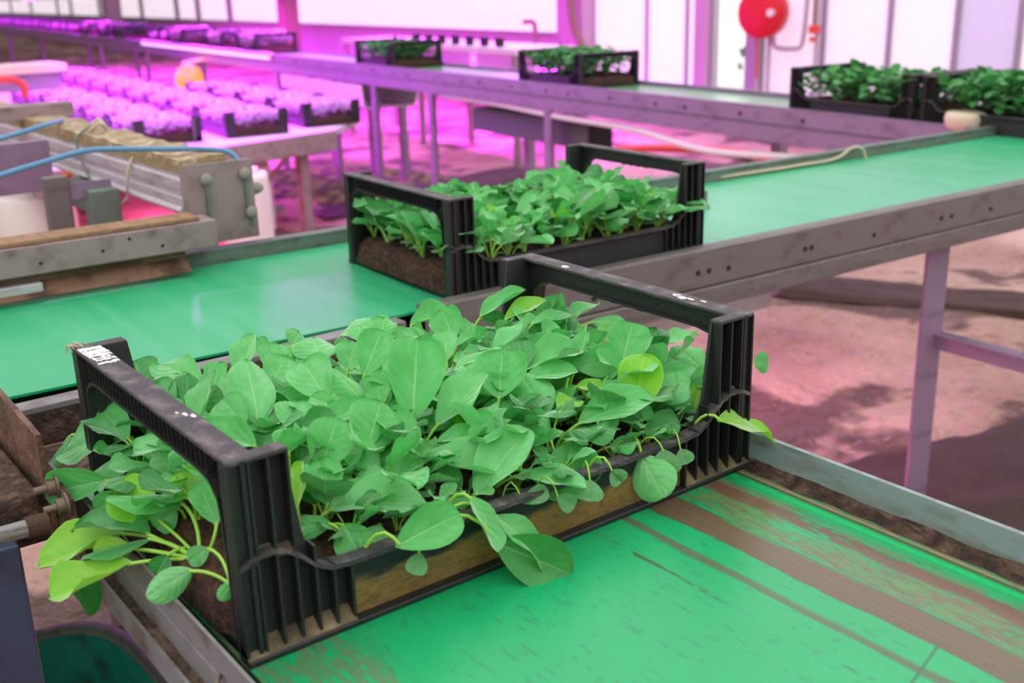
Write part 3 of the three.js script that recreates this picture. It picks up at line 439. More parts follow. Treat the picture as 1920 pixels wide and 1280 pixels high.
P(-.173, .029); L(-.166, .118, .025, -.156, .136, .010, -.252, .698, .671, .030, 0); L(-.163, .118, .031, -.136, .129, .039, -.432, .847, .310, .019, 2); L(-.170, .118, .046, -.168, .103, .062, -.446, .622, .643, .016, 0); L(-.142, .118, .035, -.105, .132, .041, -.381, .744, .549, .024, 0);
P(-.097, .014); L(-.105, .118, .005, -.117, .127, -.019, -.215, .863, .457, .017, 0); L(-.076, .118, .002, -.082, .144, -.034, -.110, .803, .585, .027, 0);
P(-.193, .064); L(-.188, .113, .060, -.181, .129, .048, -.303, .650, .697, .024, 0);
P(-.053, -.136); L(-.047, .118, -.145, -.036, .135, -.174, -.286, .869, .404, .042, 0);
P(-.059, -.172); L(-.045, .118, -.215, -.029, .128, -.225, .034, .690, .723, .026, 0);
P(.021, -.166); L(.026, .118, -.174, .031, .131, -.189, -.385, .757, .527, .036, 0); L(.016, .118, -.212, .069, .136, -.208, -.322, .942, .095, .034, 0); L(.051, .118, -.174, .067, .135, -.188, -.216, .714, .666, .027, 0);
P(-.046, -.064); L(-.035, .118, -.065, -.004, .150, -.083, -.228, .642, .732, .033, 0); L(-.043, .118, -.053, -.021, .120, -.041, -.276, .896, .347, .015, 0);
P(-.049, -.091); L(-.039, .118, -.093, -.023, .137, -.106, -.238, .659, .713, .031, 0);
P(.009, -.068); L(.014, .118, -.075, .020, .131, -.090, -.401, .758, .515, .024, 0);
P(-.065, .069, 'plant with the largest upright oval leaf in the middle of the foreground crate'); L(-.058, .110, .067, -.030, .163, .037, -.390, .597, .701, .043, 0); L(-.037, .104, .078, .008, .133, .080, -.515, .772, .373, .032, 0); L(-.049, .096, .096, -.020, .103, .111, -.298, .947, .124, .020, 0); L(-.051, .094, .099, -.020, .100, .111, -.216, .974, .071, .020, 0);
P(-.054, -.002); L(-.042, .118, -.002, -.019, .140, -.014, -.234, .644, .728, .025, 0);
P(-.005, -.002); L(.012, .118, .009, .027, .123, .014, -.403, .381, .832, .016, 0);
P(.029, -.004); L(.029, .118, -.012, .029, .136, -.037, -.573, .668, .475, .020, 0); L(.034, .118, -.008, .091, .142, -.005, -.372, .914, -.162, .037, 0); L(.035, .118, -.012, .079, .136, -.004, -.321, .917, -.237, .029, 0);
P(.024, .050); L(.030, .118, .043, .037, .135, .023, -.453, .752, .479, .030, 0);
P(-.073, .025); L(-.066, .118, .019, -.060, .129, .007, -.322, .763, .560, .034, 0);
P(.105, -.091); L(.108, .118, -.099, .115, .141, -.128, -.516, .729, .451, .033, 0); L(.100, .118, -.084, .136, .128, -.083, -.267, .963, -.031, .023, 0);
P(.086, -.172); L(.103, .118, -.189, .148, .130, -.183, -.285, .929, .235, .028, 0);
P(.114, -.144); L(.100, .118, -.148, .073, .115, -.167, -.281, .928, .247, .020, 0);
P(.053, -.039); L(.060, .118, -.045, .073, .140, -.066, -.379, .753, .537, .024, 0);
P(.026, -.097); L(.043, .118, -.092, .059, .125, -.093, -.151, .504, .850, .015, 0);
P(-.133, .082); L(-.121, .102, .082, -.096, .131, .070, -.290, .594, .751, .039, 0); L(-.125, .087, .113, -.096, .097, .123, -.380, .896, .231, .019, 0);
P(-.201, .113, 'plant with broad pale leaves directly right of the left front post'); L(-.186, .080, .128, -.132, .091, .156, -.275, .946, .169, .037, 0); L(-.184, .082, .125, -.178, .109, .101, -.364, .672, .645, .028, 0); L(-.182, .072, .146, -.183, .056, .168, -.429, .747, .508, .026, 0); L(-.212, .085, .119, -.198, .109, .104, -.732, .614, .295, .019, 1);
P(-.124, .122); L(-.126, .088, .113, -.131, .110, .081, -.345, .743, .573, .024, 0); L(-.120, .084, .122, -.100, .096, .128, -.568, .812, .137, .015, 0);
P(-.182, .089); L(-.172, .099, .089, -.149, .128, .075, -.271, .596, .756, .032, 0);
P(-.073, .114); L(-.075, .092, .105, -.081, .117, .069, -.147, .799, .584, .027, 0);
P(-.092, .088); L(-.079, .091, .106, -.040, .087, .145, .068, .997, .025, .033, 0);
P(-.178, .148); L(-.192, .074, .142, -.211, .071, .125, -.578, .582, .572, .016, 0);
P(-.143, .144); L(-.154, .066, .158, -.167, .051, .169, -.257, .698, .668, .023, 0);
P(-.188, .172, 'plant with a broad pale leaf on the front rim beside the left front post'); L(-.163, .065, .200, -.116, .076, .206, -.235, .616, .752, .029, 0);
P(-.127, .172, 'plant drooping over the front crate wall with a big dark leaf'); L(-.139, .051, .200, -.149, .045, .210, -.059, .899, .434, .014, 3); L(-.062, .036, .205, -.024, .013, .240, -.454, .437, .776, .036, 2); L(-.052, .055, .190, -.022, .030, .225, .223, .879, .421, .031, 0);
P(.174, -.169, 'plant with a curved leaf standing up before the far post of the right handle'); L(.190, .118, -.161, .242, .141, -.152, -.415, .906, .088, .034, 0);
P(.188, -.137, 'plant with a bright cupped leaf just before the right handle far post'); L(.205, .118, -.128, .250, .137, -.120, -.390, .919, .056, .030, 1);
P(.201, -.104); L(.215, .118, -.106, .231, .129, -.116, -.151, .778, .609, .036, 0); L(.217, .118, -.091, .267, .124, -.081, -.128, .992, -.000, .031, 0);
P(.285, -.172, 'plant at the far right corner reaching out behind the right front post'); L(.452, .025, -.357, .489, .035, -.355, -.245, .851, .464, .023, 0); L(.694, -.072, -.519, .739, -.071, -.492, -.261, .877, .403, .031, 0); L(.610, -.038, -.266, .660, -.031, -.239, -.222, .962, .157, .035, 0); L(1.034, -.208, -.419, 1.060, -.206, -.407, -.405, .378, .832, .044, 0);
P(.285, -.135); L(.351, .065, -.144, .330, .080, -.184, -.564, .635, .527, .029, 0);
P(.189, -.049); L(.204, .118, -.048, .220, .128, -.052, -.188, .662, .725, .020, 0);
P(.089, .027); L(.106, .118, .036, .167, .143, .047, -.395, .913, .105, .040, 0); L(.093, .116, .055, .137, .123, .073, -.235, .951, .199, .029, 0); L(.105, .118, .036, .118, .139, .014, -.443, .751, .490, .029, 2);
P(.038, .073); L(.047, .109, .070, .067, .137, .049, -.390, .701, .597, .042, 0);
P(.077, .114); L(.079, .091, .106, .083, .119, .071, -.589, .665, .459, .037, 0); L(.074, .097, .093, .036, .097, .064, -.190, .948, .255, .029, 0); L(.108, .082, .125, .163, .102, .146, -.397, .903, .161, .038, 0); L(.084, .074, .141, .067, .049, .166, -.444, .772, .455, .041, 0);
P(.160, .084); L(.145, .103, .081, .116, .091, .064, -.461, .866, .194, .022, 0); L(.186, .103, .082, .219, .109, .091, -.240, .953, .185, .021, 0);
P(.128, .065); L(.143, .103, .081, .162, .101, .093, -.284, .758, .587, .014, 1); L(.141, .108, .070, .156, .129, .056, -.424, .704, .570, .019, 2);
P(.146, .047); L(.163, .113, .059, .195, .119, .073, -.405, .385, .829, .028, 0); L(.170, .116, .053, .193, .141, .040, -.742, .664, -.086, .022, 0);
P(.176, .021); L(.191, .118, .036, .226, .116, .058, -.069, .974, .214, .025, 0);
P(.203, .077); L(.214, .105, .076, .244, .137, .058, -.403, .703, .585, .036, 0);
P(.085, -.017); L(.101, .118, -.013, .153, .143, -.017, -.435, .890, -.137, .035, 0);
P(.009, .120); L(.018, .085, .118, .032, .105, .107, -.414, .642, .646, .039, 0); L(.008, .069, .152, .048, .066, .184, -.004, .997, .083, .031, 0); L(-.008, .082, .124, -.020, .093, .104, -.622, .474, .623, .016, 0); L(.003, .085, .118, .002, .103, .096, .118, .767, .630, .017, 0);
P(-.066, .158, 'plant with a bright upright green leaf at the middle of the front rim'); L(-.052, .064, .163, -.005, .103, .159, -.605, .749, .272, .037, 0);
P(-.012, .138); L(-.000, .066, .157, .033, .067, .195, -.023, 1.000, .002, .030, 0); L(.007, .056, .179, .020, .052, .193, -.590, .444, .675, .007, 3);
P(-.101, .172); L(-.074, .079, .185, -.069, .047, .210, .260, .620, .740, .025, 0);
P(.067, .139, 'plant with a heart shaped pale leaf near the front rim in the middle'); L(.065, .079, .131, .063, .095, .110, -.631, .592, .501, .019, 0);
P(-.030, .170); L(-.015, .053, .184, .001, .061, .194, -.586, .424, .690, .013, 3);
P(.006, .172); L(.016, .056, .200, .024, .049, .210, -.537, .410, .737, .014, 3);
P(.070, .172); L(.058, .060, .200, .048, .052, .210, -.271, .879, .393, .021, 3); L(.086, .062, .200, .087, .056, .210, -.669, .610, .425, .020, 3); L(.086, .062, .200, .087, .056, .210, -.671, .624, .401, .020, 3);
P(.171, .137, 'plant with a tall upright lime green leaf near the right crate end'); L(.179, .076, .137, .203, .121, .120, -.568, .542, .619, .036, 1); L(.169, .066, .158, .195, .073, .171, -.492, .435, .754, .023, 2);
P(.247, .101); L(.254, .096, .095, .264, .115, .075, -.569, .725, .388, .026, 0); L(.266, .082, .125, .307, .086, .154, -.131, .991, .025, .030, 0);
P(.285, .024); L(.415, .040, .014, .412, .057, -.018, -.776, .518, .360, .034, 0);
P(.217, .109); L(.233, .086, .116, .269, .103, .118, -.417, .876, .243, .024, 0);
P(.220, .146); L(.228, .073, .144, .243, .098, .129, -.553, .646, .527, .029, 0); L(.242, .063, .165, .265, .075, .171, -.498, .679, .540, .016, 0); L(.220, .069, .151, .206, .074, .135, -.631, .360, .687, .018, 0);
P(.245, .150); L(.255, .069, .151, .266, .085, .145, -.557, .595, .579, .025, 1);
P(.217, .172); L(.237, .073, .200, .293, .063, .212, .136, .966, .221, .035, 1);
P(.145, .164, 'plant with a glossy round leaf over the front rim near the right ribs'); L(.140, .058, .185, .132, .038, .215, -.602, .734, .313, .034, 0); L(.157, .064, .200, .152, .049, .210, -.616, .572, .542, .025, 3);
P(.103, .146); L(.118, .065, .161, .135, .065, .171, -.473, .403, .784, .015, 0);
P(.186, .172); L(.182, .057, .200, .179, .050, .210, -.624, .720, .304, .015, 3);
// loose plants that fill the crates between those above: eight kinds, copied
const kinds = [];
function makePlant(i) {
  const t = new THREE.Group(), n = 4 + (i % 3);
  for (let k = 0; k < n; k++) {
    const az = k / n * 2 * PI + rr(-0.5, 0.5), out = rr(0.006, 0.03), h = rr(0.022, 0.056), el = rr(0.1, 1.05), A = new V3(Math.cos(az) * Math.cos(el), Math.sin(el), Math.sin(az) * Math.cos(el)), len = rr(0.038, 0.062);
    const B = new V3(Math.cos(az) * out, h, Math.sin(az) * out), N = new V3(-Math.cos(az) * Math.sin(el) + rr(-0.4, 0.4), Math.cos(el) + 0.2, -Math.sin(az) * Math.sin(el) + rr(-0.4, 0.4));
    addLeaf(t, B, A, N, len, len * rr(0.66, 0.82), M.leaf[rnd() < 0.04 ? 1 : rnd() < 0.35 ? 2 : rnd() < 0.5 ? 0 : 4], LEAF[Math.floor(rnd() * 8)], new V3(rr(-0.004, 0.004), -0.004, rr(-0.004, 0.004)));
  }
  for (let k = 0; k < 2; k++) { const az = rr(0, 6.28), A = new V3(Math.cos(az), 0.1, Math.sin(az)); addLeaf(t, new V3(Math.cos(az) * 0.014, rr(0.012, 0.025), Math.sin(az) * 0.014), A, new V3(0, 1, 0), 0.014, 0.018, M.leaf[3], COTY, new V3(0, -0.004, 0), 0.0008); }
  return t;
}
for (let i = 0; i < 8; i++) kinds.push(makePlant(i));
function sow(cx, cz, turn, nx, nz, label, group, scale, keep = () => 1) {
  let k = 0; for (let j = 0; j < nz; j++) for (let i = 0; i < nx; i++) {
    const x = (i + 0.5) / nx * 0.56 - 0.28 + rr(-0.012, 0.012), z = (j + 0.5) / nz * 0.345 - 0.1725 + rr(-0.01, 0.01), c = Math.cos(turn), s = Math.sin(turn), kp = keep(x, z); if (kp < 0.3) { k++; continue; }
    const o = copy(kinds[k++ % 8], 'leafy_plant', [cx + c * x + s * z, 0.05, cz - s * x + c * z], rr(0, 6.28), label, 'plant', group); o.scale.setScalar(scale * kp * rr(0.85, 1.1));
  }
}
sow(0.3, 0, 0, 13, 8, nearLabel, nearGroup, 0.92, (x, z) => x < -0.19 ? (z > 0.05 ? 0.2 : 1) : z > 0.12 ? 0.52 : 1);
sow(crate2Pos[0], crate2Pos[2], -0.0393, 12, 9, 'young green leafy plant in the dense canopy of the second crate on the middle belt', 'young leafy plants filling the second crate', 1.08);

// ---------------------------------------------------------------- crates further away
const ord = ['first', 'second', 'third', 'fourth', 'fifth', 'sixth', 'seventh', 'eighth', 'ninth', 'tenth', 'eleventh', 'twelfth', 'thirteenth', 'fourteenth', 'fifteenth', 'sixteenth', 'seventeenth', 'eighteenth', 'nineteenth', 'twentieth'];
function tuft(n, spread, hgt, size, big) {
  const g = []; const lf = big ? leafGeo({ nu: 5, nv: 3, bend: 0.2, cup: 0.2 }) : leafGeo({ nu: 3, nv: 2, bend: 0.15, cup: 0.2 });
  for (let i = 0; i < n; i++) {
    const az = rr(0, 6.28), el = rr(-0.3, 1.0), A = new V3(Math.cos(az) * Math.cos(el), Math.sin(el), Math.sin(az) * Math.cos(el)), N = new V3(-Math.cos(az) * Math.sin(el) + rr(-0.4, 0.4), Math.cos(el), -Math.sin(az) * Math.sin(el) + rr(-0.4, 0.4)), q = lf.clone(), l = size * rr(0.7, 1.3);
    q.applyMatrix4(leafBasis(A, N).scale(new V3(l * 0.7, l, l))); const edge = rnd(); q.translate(rr(-0.275, 0.275), 0.055 + hgt * Math.pow(edge, 0.6), rr(-0.17, 0.17) * spread); g.push(q);
  }
  return merge(g);
}
const TUFT = [tuft(700, 1.05, 0.108, 0.05, true), tuft(760, 1.05, 0.1, 0.046, true)], LOW = tuft(620, 1, 0.05, 0.026, false), FULL = (() => { const g = tuft(1500, 1.04, 0.075, 0.026, false); g.scale(1.06, 1, 1); return g; })();
function greens(geo, mat, pos, turn, label) { const m = shadow(new THREE.Mesh(geo, mat)); m.name = numbered('seedling_foliage'); m.position.set(pos[0], pos[1] + 0.002, pos[2]); m.rotation.y = turn; scene.add(m); m.userData = { label, category: 'seedlings', kind: 'stuff' }; }
let bodyCrate = null;
// on the far belt; s = start of each crate along it
const farCrates = [[-1.33, 'g'], [-0.69, 'g'], [1.39, 'G'], [3.62, 'G'], [6.38, 'o'], [7.35, 'o'], [8.74, 'o'], [9.7, 'p'], [11.35, 'G'], [12.3, 'o'], [13.5, 'o'], [15.1, 'p'], [16.5, 'p'], [17.6, 'p'], [18.6, 'p'], [19.6, 'p'], [20.6, 'p'], [21.7, 'p'], [22.8, 'p'], [24, 'p']];
farCrates.forEach(([s, k], i) => {
  const p = along(s + 0.3, FO - 0.02 - CW / 2, 0.001), turn = WA + rr(-0.02, 0.02), at = i === 0 ? 'first black crate on the far belt, behind the white cap at the right edge' : ord[i] ? `${ord[i]} black crate on the far belt, counted from the white cap` : `black crate on the far belt, number ${i + 1} counted from the white cap`;
  if (!bodyCrate) bodyCrate = buildCrate('plant_crate', at, p, turn); else copy(bodyCrate, 'plant_crate', p, turn, at, 'crate'); addSoil([p[0], 0.002, p[2]], turn, `peat in the ${ord[i] || 'number ' + (i + 1)} crate on the far belt`);
  greens(k === 'p' ? LOW : TUFT[i % 2], k === 'g' || k === 'G' ? M.farLeaf : k === 'o' ? M.farLeafOlive : M.sprout, p, turn, `${k === 'g' || k === 'G' ? 'bright green' : k === 'o' ? 'dull olive' : 'pale violet'} foliage in the ${ord[i] || 'number ' + (i + 1)} crate on the far belt`);
});
let tray = null;
function buildTray(label, pos, turn) {
  const t = thing('sprout_tray', label, 'tray', pos, turn);
  for (const s of [-1, 1]) {
    part('side_panel', [bx(-0.3, 0.3, 0, 0.075, s * 0.186 - 0.004, s * 0.186 + 0.004), bx(-0.3, 0.3, 0.068, 0.078, s * 0.19 - 0.008, s * 0.19 + 0.008)], M.plastic, t);
    for (const e of [-1, 1]) part('corner_post', [extrude([[e * 0.3, 0], [e * 0.3, 0.15], [e * 0.262, 0.15], [e * 0.215, 0]], s * 0.19 - 0.006, s * 0.19 + 0.006), bx(e * 0.297 - 0.004, e * 0.297 + 0.004, 0, 0.15, s > 0 ? 0.135 : -0.19, s > 0 ? 0.19 : -0.135)], M.plastic, t);
  }
  for (const e of [-1, 1]) part('end_panel', bx(e * 0.297 - 0.004, e * 0.297 + 0.004, 0, 0.03, -0.19, 0.19), M.plastic, t);
  part('tray_floor', bx(-0.297, 0.297, 0, 0.006, -0.186, 0.186), M.plastic, t);
  return t;
}
// low bench with rows of crates under the grow lights
const BY = -0.3;
{
  const turn = 0.207, t = thing('growing_bench', 'low steel bench in violet light carrying three rows of crates at the left', 'bench', [1.845, FLOOR, -4.95], turn);
  part('front_beam', bx(-0.75, 1.19, 0.53, 0.65, -0.03, 0.02, 0.004), M.greyPaint, t, 'grey front beam'); part('bench_top', (() => { const s = new THREE.Shape([[-0.75, 0.03], [1.19, 0.03], [1.72, 0.35], [3.3, 7.6], [-0.75, 7.6]].map((p) => new THREE.Vector2(...p))), g = new THREE.ExtrudeGeometry(s, { depth: 0.036, bevelEnabled: false }); g.rotateX(-PI / 2); g.translate(0, 0.61, 0); return metre(g); })(), M.knee, t);
  for (const [x, z] of [[1.0, -0.1], [-0.6, -0.1], [1.12, -2.5], [-0.6, -2.5], [2.4, -5], [-0.6, -5]]) part('leg', bx(x - 0.03, x + 0.03, 0, 0.62, z - 0.03, z + 0.03), M.greyPaint, t);
  part('brace', rod([0.98, 0.6, -0.08], [0.55, 0.02, -0.4], 0.014), M.greyPaint, t); part('shelf_beam', bx(-0.7, 1.1, 0.1, 0.15, -0.5, -0.45), M.greyPaint, t);
  const rows = [['a', 1.84, -5.36, 0.069, 6, 'front left row'], ['b', 2.38, -5.34, 0.098, 9, 'middle row'], ['c', 2.95, -5.45, 0.085, 4, 'right row']];
  for (const [, x0, z0, dx, n, nm] of rows) for (let i = 0; i < n; i++) {
    const q = Math.atan(dx), L = 0.31 + i * 0.622, cx = x0 + Math.sin(q) * L + Math.cos(q) * 0.19, cz = z0 - Math.cos(q) * L + Math.sin(q) * 0.19, rot = PI / 2 - q;
    const lab = `${ord[i]} black tray from the front in the ${nm} of the violet-lit bench`; if (!tray) tray = buildTray(lab, [cx, BY, cz], rot); else copy(tray, 'sprout_tray', [cx, BY, cz], rot, lab, 'tray');
    addSoil([cx, BY, cz], rot, `peat in the ${ord[i]} tray of the ${nm} on the violet-lit bench`); greens(FULL, M.sprout, [cx, BY + 0.004, cz], rot, `pale sprouts in the ${ord[i]} tray of the ${nm} on the violet-lit bench`);
  }
}
// ---------------------------------------------------------------- grow lights
function growLight(pos, turn, len, wid, power, label, color = MAGENTA, mat = M.diode, tilt = 0, skirts = true) {
  const t = thing('grow_light', label, 'lamp', pos, turn); t.rotation.order = 'YXZ'; t.rotation.x = tilt;
  part('housing', bx(-len / 2, len / 2, 0.012, 0.06, -wid / 2, wid / 2, 0.008), M.alu, t); part('light_strip', bx(-len / 2 + 0.02, len / 2 - 0.02, 0, 0.0125, -wid / 2 + 0.012, wid / 2 - 0.012), mat, t); if (skirts) for (const s of [-1, 1]) part('reflector', bx(-len / 2, len / 2, -0.11, 0.05, s * (wid / 2 + 0.004) - 0.003, s * (wid / 2 + 0.004) + 0.003), M.alu, t);
  if (skirts) for (const s of [-1, 1]) part('hanger', rod([s * len / 3, 0.06, 0], [s * len / 3, 0.2, 0], 0.004, 6), M.steel, t);
  const l = new THREE.RectAreaLight(color, power * LAMP_GAIN, len - 0.04, wid - 0.024); l.position.y = -0.004; l.rotation.x = -PI / 2; t.add(l);
}
for (let i = 0; i < 4; i++) { growLight([2.15 + i * 0.12, 0.62, -6.1 - i * 1.7], PI / 2 - 0.08, 1.4, 0.16, 215, `${ord[i]} grow light from the front over the low bench`); }
for (let i = 0; i < 3; i++) growLight([2.95 + i * 0.15, 0.62, -6.4 - i * 2.0], PI / 2 - 0.08, 1.4, 0.16, 215, `${ord[i]} grow light from the front over the right side of the low bench`);
for (let i = 0; i < 5; i++) growLight(along(7.2 + i * 3.2, 1.9, 0.95), WA, 2.2, 0.2, 240, `${ord[i]} grow light from the right between the far belt and the glazed wall`);
for (let i = 0; i < 4; i++) growLight(along(2.6 + i * 2.2, 1.0, 2.5), WA, 1.8, 0.2, 16, `${ord[i]} grow light from the right high in front of the wall panels`);
for (let i = 0; i < 6; i++) growLight(along(6.6 + i * 3.2, FO - 0.25, 0.85), WA, 2.4, 0.16, 120, `${ord[i]} grow light from the right over the far belt`);
growLight([2.2, -0.36, -5.7], PI / 2 - 0.1, 1.2, 0.14, 90, 'grow light mounted under the front of the low bench', HOTPINK, M.diodePink);
growLight([2.9, -0.36, -8.6], PI / 2 - 0.1, 1.2, 0.14, 90, 'grow light mounted under the back of the low bench', HOTPINK, M.diodePink);
growLight([1.3, -0.16, -0.88], -C2, 1.1, 0.1, 70, 'pink grow light mounted under the left part of the middle belt', HOTPINK, M.diodePink);
growLight(along(8.1, FO + 0.045, -0.012), WA, 4.4, 0.05, 26, 'long violet light strip fixed along the near rail of the far belt', MAGENTA, M.diodeStrip, 1.15, false);
growLight([2.45, -0.18, -0.95], -C2, 0.7, 0.1, 75, 'pink grow light tilted under the right part of the middle belt', HOTPINK, M.diodePink, 1.0);
growLight([3.2, 0.9, -3.4], PI / 2 - 0.1, 0.9, 0.14, 14, 'grow light hung over the aisle in front of the far belt');
// rack between the far belt and the wall
{
  const t = thing('seedling_rack', 'pale rack with pegs on top between the far belt and the bright wall', 'rack', along(4.5, 2.6, FLOOR), WA);
  part('top_board', bx(0, 3.6, 0.93, 0.98, -0.3, 0.3, 0.005), M.white, t); part('lower_shelf', bx(-0.2, 3.6, 0.66, 0.7, -0.3, 0.3, 0.005), M.white, t);
  for (const x of [0.05, 1.8, 3.5]) for (const z of [-0.27, 0.27]) part('upright', bx(x - 0.025, x + 0.025, 0, 0.94, z - 0.025, z + 0.025), M.greyPaint, t);
  for (let i = 0; i < 7; i++) part('peg', bx(0.36 + i * 0.26, 0.43 + i * 0.26, 0.98, 1.06, -0.24, -0.18, 0.01), M.black, t);
}
for (let i = 0; i < 3; i++) growLight(along(5.0 + i * 1.1, 2.6, -0.07), WA, 1.0, 0.2, 60, `${ord[i]} grow light from the right under the rack board`);

// ---------------------------------------------------------------- aluminium cross rail, end plate and beam behind the middle belt
{
  const t = thing('cross_rail', 'aluminium profile rail topped by a flaking timber, ending at a bolted plate', 'rail', [0.56, 0, -1.19]);
  const prof = extrude([[-0.055, -0.005 + 0.105], [-0.062, 0.108], [-0.055, 0.115], [-0.055, 0.132], [-0.048, 0.136], [-0.048, 0.146], [-0.055, 0.15], [-0.055, 0.168], [-0.048, 0.172], [-0.05, 0.178], [0.06, 0.178], [0.06, 0.1]], -2.6, 0);
  part('profile', prof, M.alu, t); 
  const pl = (() => { const g = new THREE.BoxGeometry(0.1, 0.03, 2.3, 6, 2, 90), p = g.attributes.position; for (let i = 0; i < p.count; i++) { const x = p.getX(i), z = p.getZ(i), n = fbm(x * 40 + 9, z * 14, 3) - 0.5; p.setXYZ(i, x + n * 0.008 * Math.sign(x), p.getY(i) + 0.193 + (p.getY(i) > 0 ? n * 0.012 : 0), z - 1.16); } g.computeVertexNormals(); return metre(g); })();
  part('timber', pl, M.wood, t, 'weathered timber with flaking paint');
  part('end_plate', [bx(-0.052, 0.098, 0.095, 0.196, -0.004, 0.006), bx(-0.046, 0.1, 0.035, 0.095, -0.003, 0.007)], M.greyPaint, t, 'grey end plate in two lapped halves');
  for (const [x, y, y2] of [[-0.005, 0.166, 0.09], [0.078, 0.168, 0.1], [0.084, 0.088, 0.06]]) { const b = new THREE.SphereGeometry(0.0125, 16, 12); b.scale(1, 1, 0.75); b.translate(x, y, 0.014); part('bolt_head', b, M.caulk, t, 'bolt head smeared with grout'); part('slot_rod', rod([x + 0.002, y - 0.008, 0.01], [x + 0.002, y2, 0.01], 0.0042), M.greenGrey, t); }
  const kn = new THREE.SphereGeometry(0.016, 16, 12); kn.scale(1.3, 0.8, 0.8); kn.translate(0.11, 0.13, -0.02); part('knob', kn, M.caulk, t);
  part('binding_wire', tube([[0.01, 0.21, -0.3], [-0.03, 0.196, -0.29], [-0.06, 0.17, -0.27], [-0.068, 0.12, -0.28], [-0.06, 0.095, -0.31], [-0.08, 0.075, -0.33]], 0.0035, 30), M.cord, t, 'beige cord looped over the rail');
  part('binding_wire', tube([[-0.01, 0.23, -0.62], [-0.06, 0.2, -0.62], [-0.064, 0.15, -0.6], [-0.06, 0.1, -0.55], [-0.04, 0.07, -0.5]], 0.003, 30), M.greenGrey, t);
  part('wire_knot', [tube([[-0.02, 0.21, -0.65], [0.0, 0.235, -0.64], [0.01, 0.215, -0.62], [-0.01, 0.23, -0.6], [-0.03, 0.212, -0.62]], 0.005, 24)], M.cord, t);
  part('sensor_block', [bx(-0.09, -0.02, 0.035, 0.1, -0.66, -0.5, 0.004)], M.darkDuct, t, 'dark block under the rail'); part('orange_clip', [bx(-0.094, -0.074, 0.09, 0.112, -0.69, -0.665, 0.003), bx(-0.095, -0.088, 0.07, 0.09, -0.56, -0.53, 0.002)], M.orange, t);
  part('post', bx(-0.14, -0.075, FLOOR, 0.118, -0.36, -0.31, 0.004), M.greenGrey, t, 'green-grey box post'); part('post', bx(-0.225, -0.17, FLOOR, 0.155, -0.36, -0.34, 0.006), M.steelDark, t, 'dark channel post'); part('post_strap', bx(-0.2, -0.08, 0.10, 0.135, -0.352, -0.346), M.purpleSteel, t);
}
{
  const t = thing('guide_beam', 'speckled grey box beam lying along the far edge of the middle belt at the left', 'beam', [0, 0, -1.1], -0.03);
  part('box_section', bx(-1.2, 0.53, 0.05, 0.103, -0.07, 0.0, 0.003), M.greyPaint, t); part('timber_strip', bx(-1.2, 0.50, 0.1035, 0.112, -0.07, -0.006, 0.002), M.tan, t, 'tan timber strip on top of the beam'); part('deflector', [extrude([[-0.03, 0.046], [-0.03, 0.03], [0.0, 0.008], [0.004, 0.010], [-0.026, 0.034], [-0.026, 0.046]].map(([z, y]) => [z, y]), -1.2, 0.47, 'x')], M.rust, t, 'rusty deflector strip under the beam');
  part('lower_rail', bx(-1.2, 0.2, 0.012, 0.034, -0.03, -0.006, 0.003), M.alu, t, 'bright lower rail');
  for (const g of holes([[0.06, 0.08], [0.31, 0.075], [0.42, 0.068], [0.2, 0.07], [0.36, 0.09]], 0.003, 0.0002)) part('bolt_hole', g, M.black, t);
}
{
  const t = thing('tie_bar', 'short grey bar lying across the timber-topped rail at the left', 'bar', [0.1, 0.205, -2.3], 0.04); part('bar', bx(-0.6, 0.55, -0.006, 0.035, -0.06, 0.0, 0.003), M.greyPaint, t);
  const s = thing('side_panel', 'pale grey panel beside the rail at the left edge', 'panel', [0.44, 0, -1.95], 0); part('sheet', bx(-0.6, 0.03, 0.06, 0.185, -0.02, 0, 0.003), M.purpleSteel, s);
}
tag(part('air_hose', tube([[-0.1, 0.12, -1.29], [0.06, 0.165, -1.285], [0.19, 0.203, -1.28], [0.281, 0.221, -1.28], [0.364, 0.234, -1.28], [0.438, 0.229, -1.28], [0.523, 0.220, -1.28], [0.60, 0.213, -1.265], [0.64, 0.203, -1.24], [0.652, 0.17, -1.215]], 0.0055, 70, 10), M.blueCable, scene), 'thin blue air hose arching over the timber-topped rail', 'hose');
tag(part('air_hose', tube([[0.05, 0.17, -1.8], [0.33, 0.208, -1.85], [0.45, 0.225, -1.9], [0.55, 0.214, -2.1]], 0.006, 30, 10), M.blueCable, scene), 'short stretch of blue air hose at the left edge above the arching one', 'hose');
used.air_hose = 1; scene.children[scene.children.length - 1].name = 'air_hose_001';
// ---------------------------------------------------------------- lower left corner
{
  const t = thing('steel_post', 'navy blue steel post in the lower left corner', 'post', [-0.145, FLOOR, -0.13]);
  part('column', [bx(-0.06, 0.052, 0, 0.965, -0.05, 0.01, 0.004)], M.navy, t); part('front_flange', [bx(-0.06, -0.012, 0, 0.955, 0.01, 0.022, 0.002), bx(-0.024, -0.012, 0, 0.955, 0.022, 0.034, 0.002)], M.navy, t); part('cap_ledge', bx(-0.3, 0.085, 0.965, 1.0, -0.3, -0.02, 0.006), M.grime, t, 'dirt-caked ledge on top of the post');
  part('clamp', bx(-0.06, -0.01, 0.80, 0.83, 0.022, 0.05, 0.006), M.steelDark, t);
  const p = thing('cross_pipe', 'grey steel pipe sticking in above the navy post', 'pipe', [-0.2, 0.041, -0.105]); part('pipe', rod([-0.3, 0.004, 0], [0.115, -0.004, 0], 0.0085, 14), M.steel, p); part('pipe_end', rod([0.112, -0.004, 0], [0.132, -0.0045, 0], 0.0105, 12), M.rust, p);
}
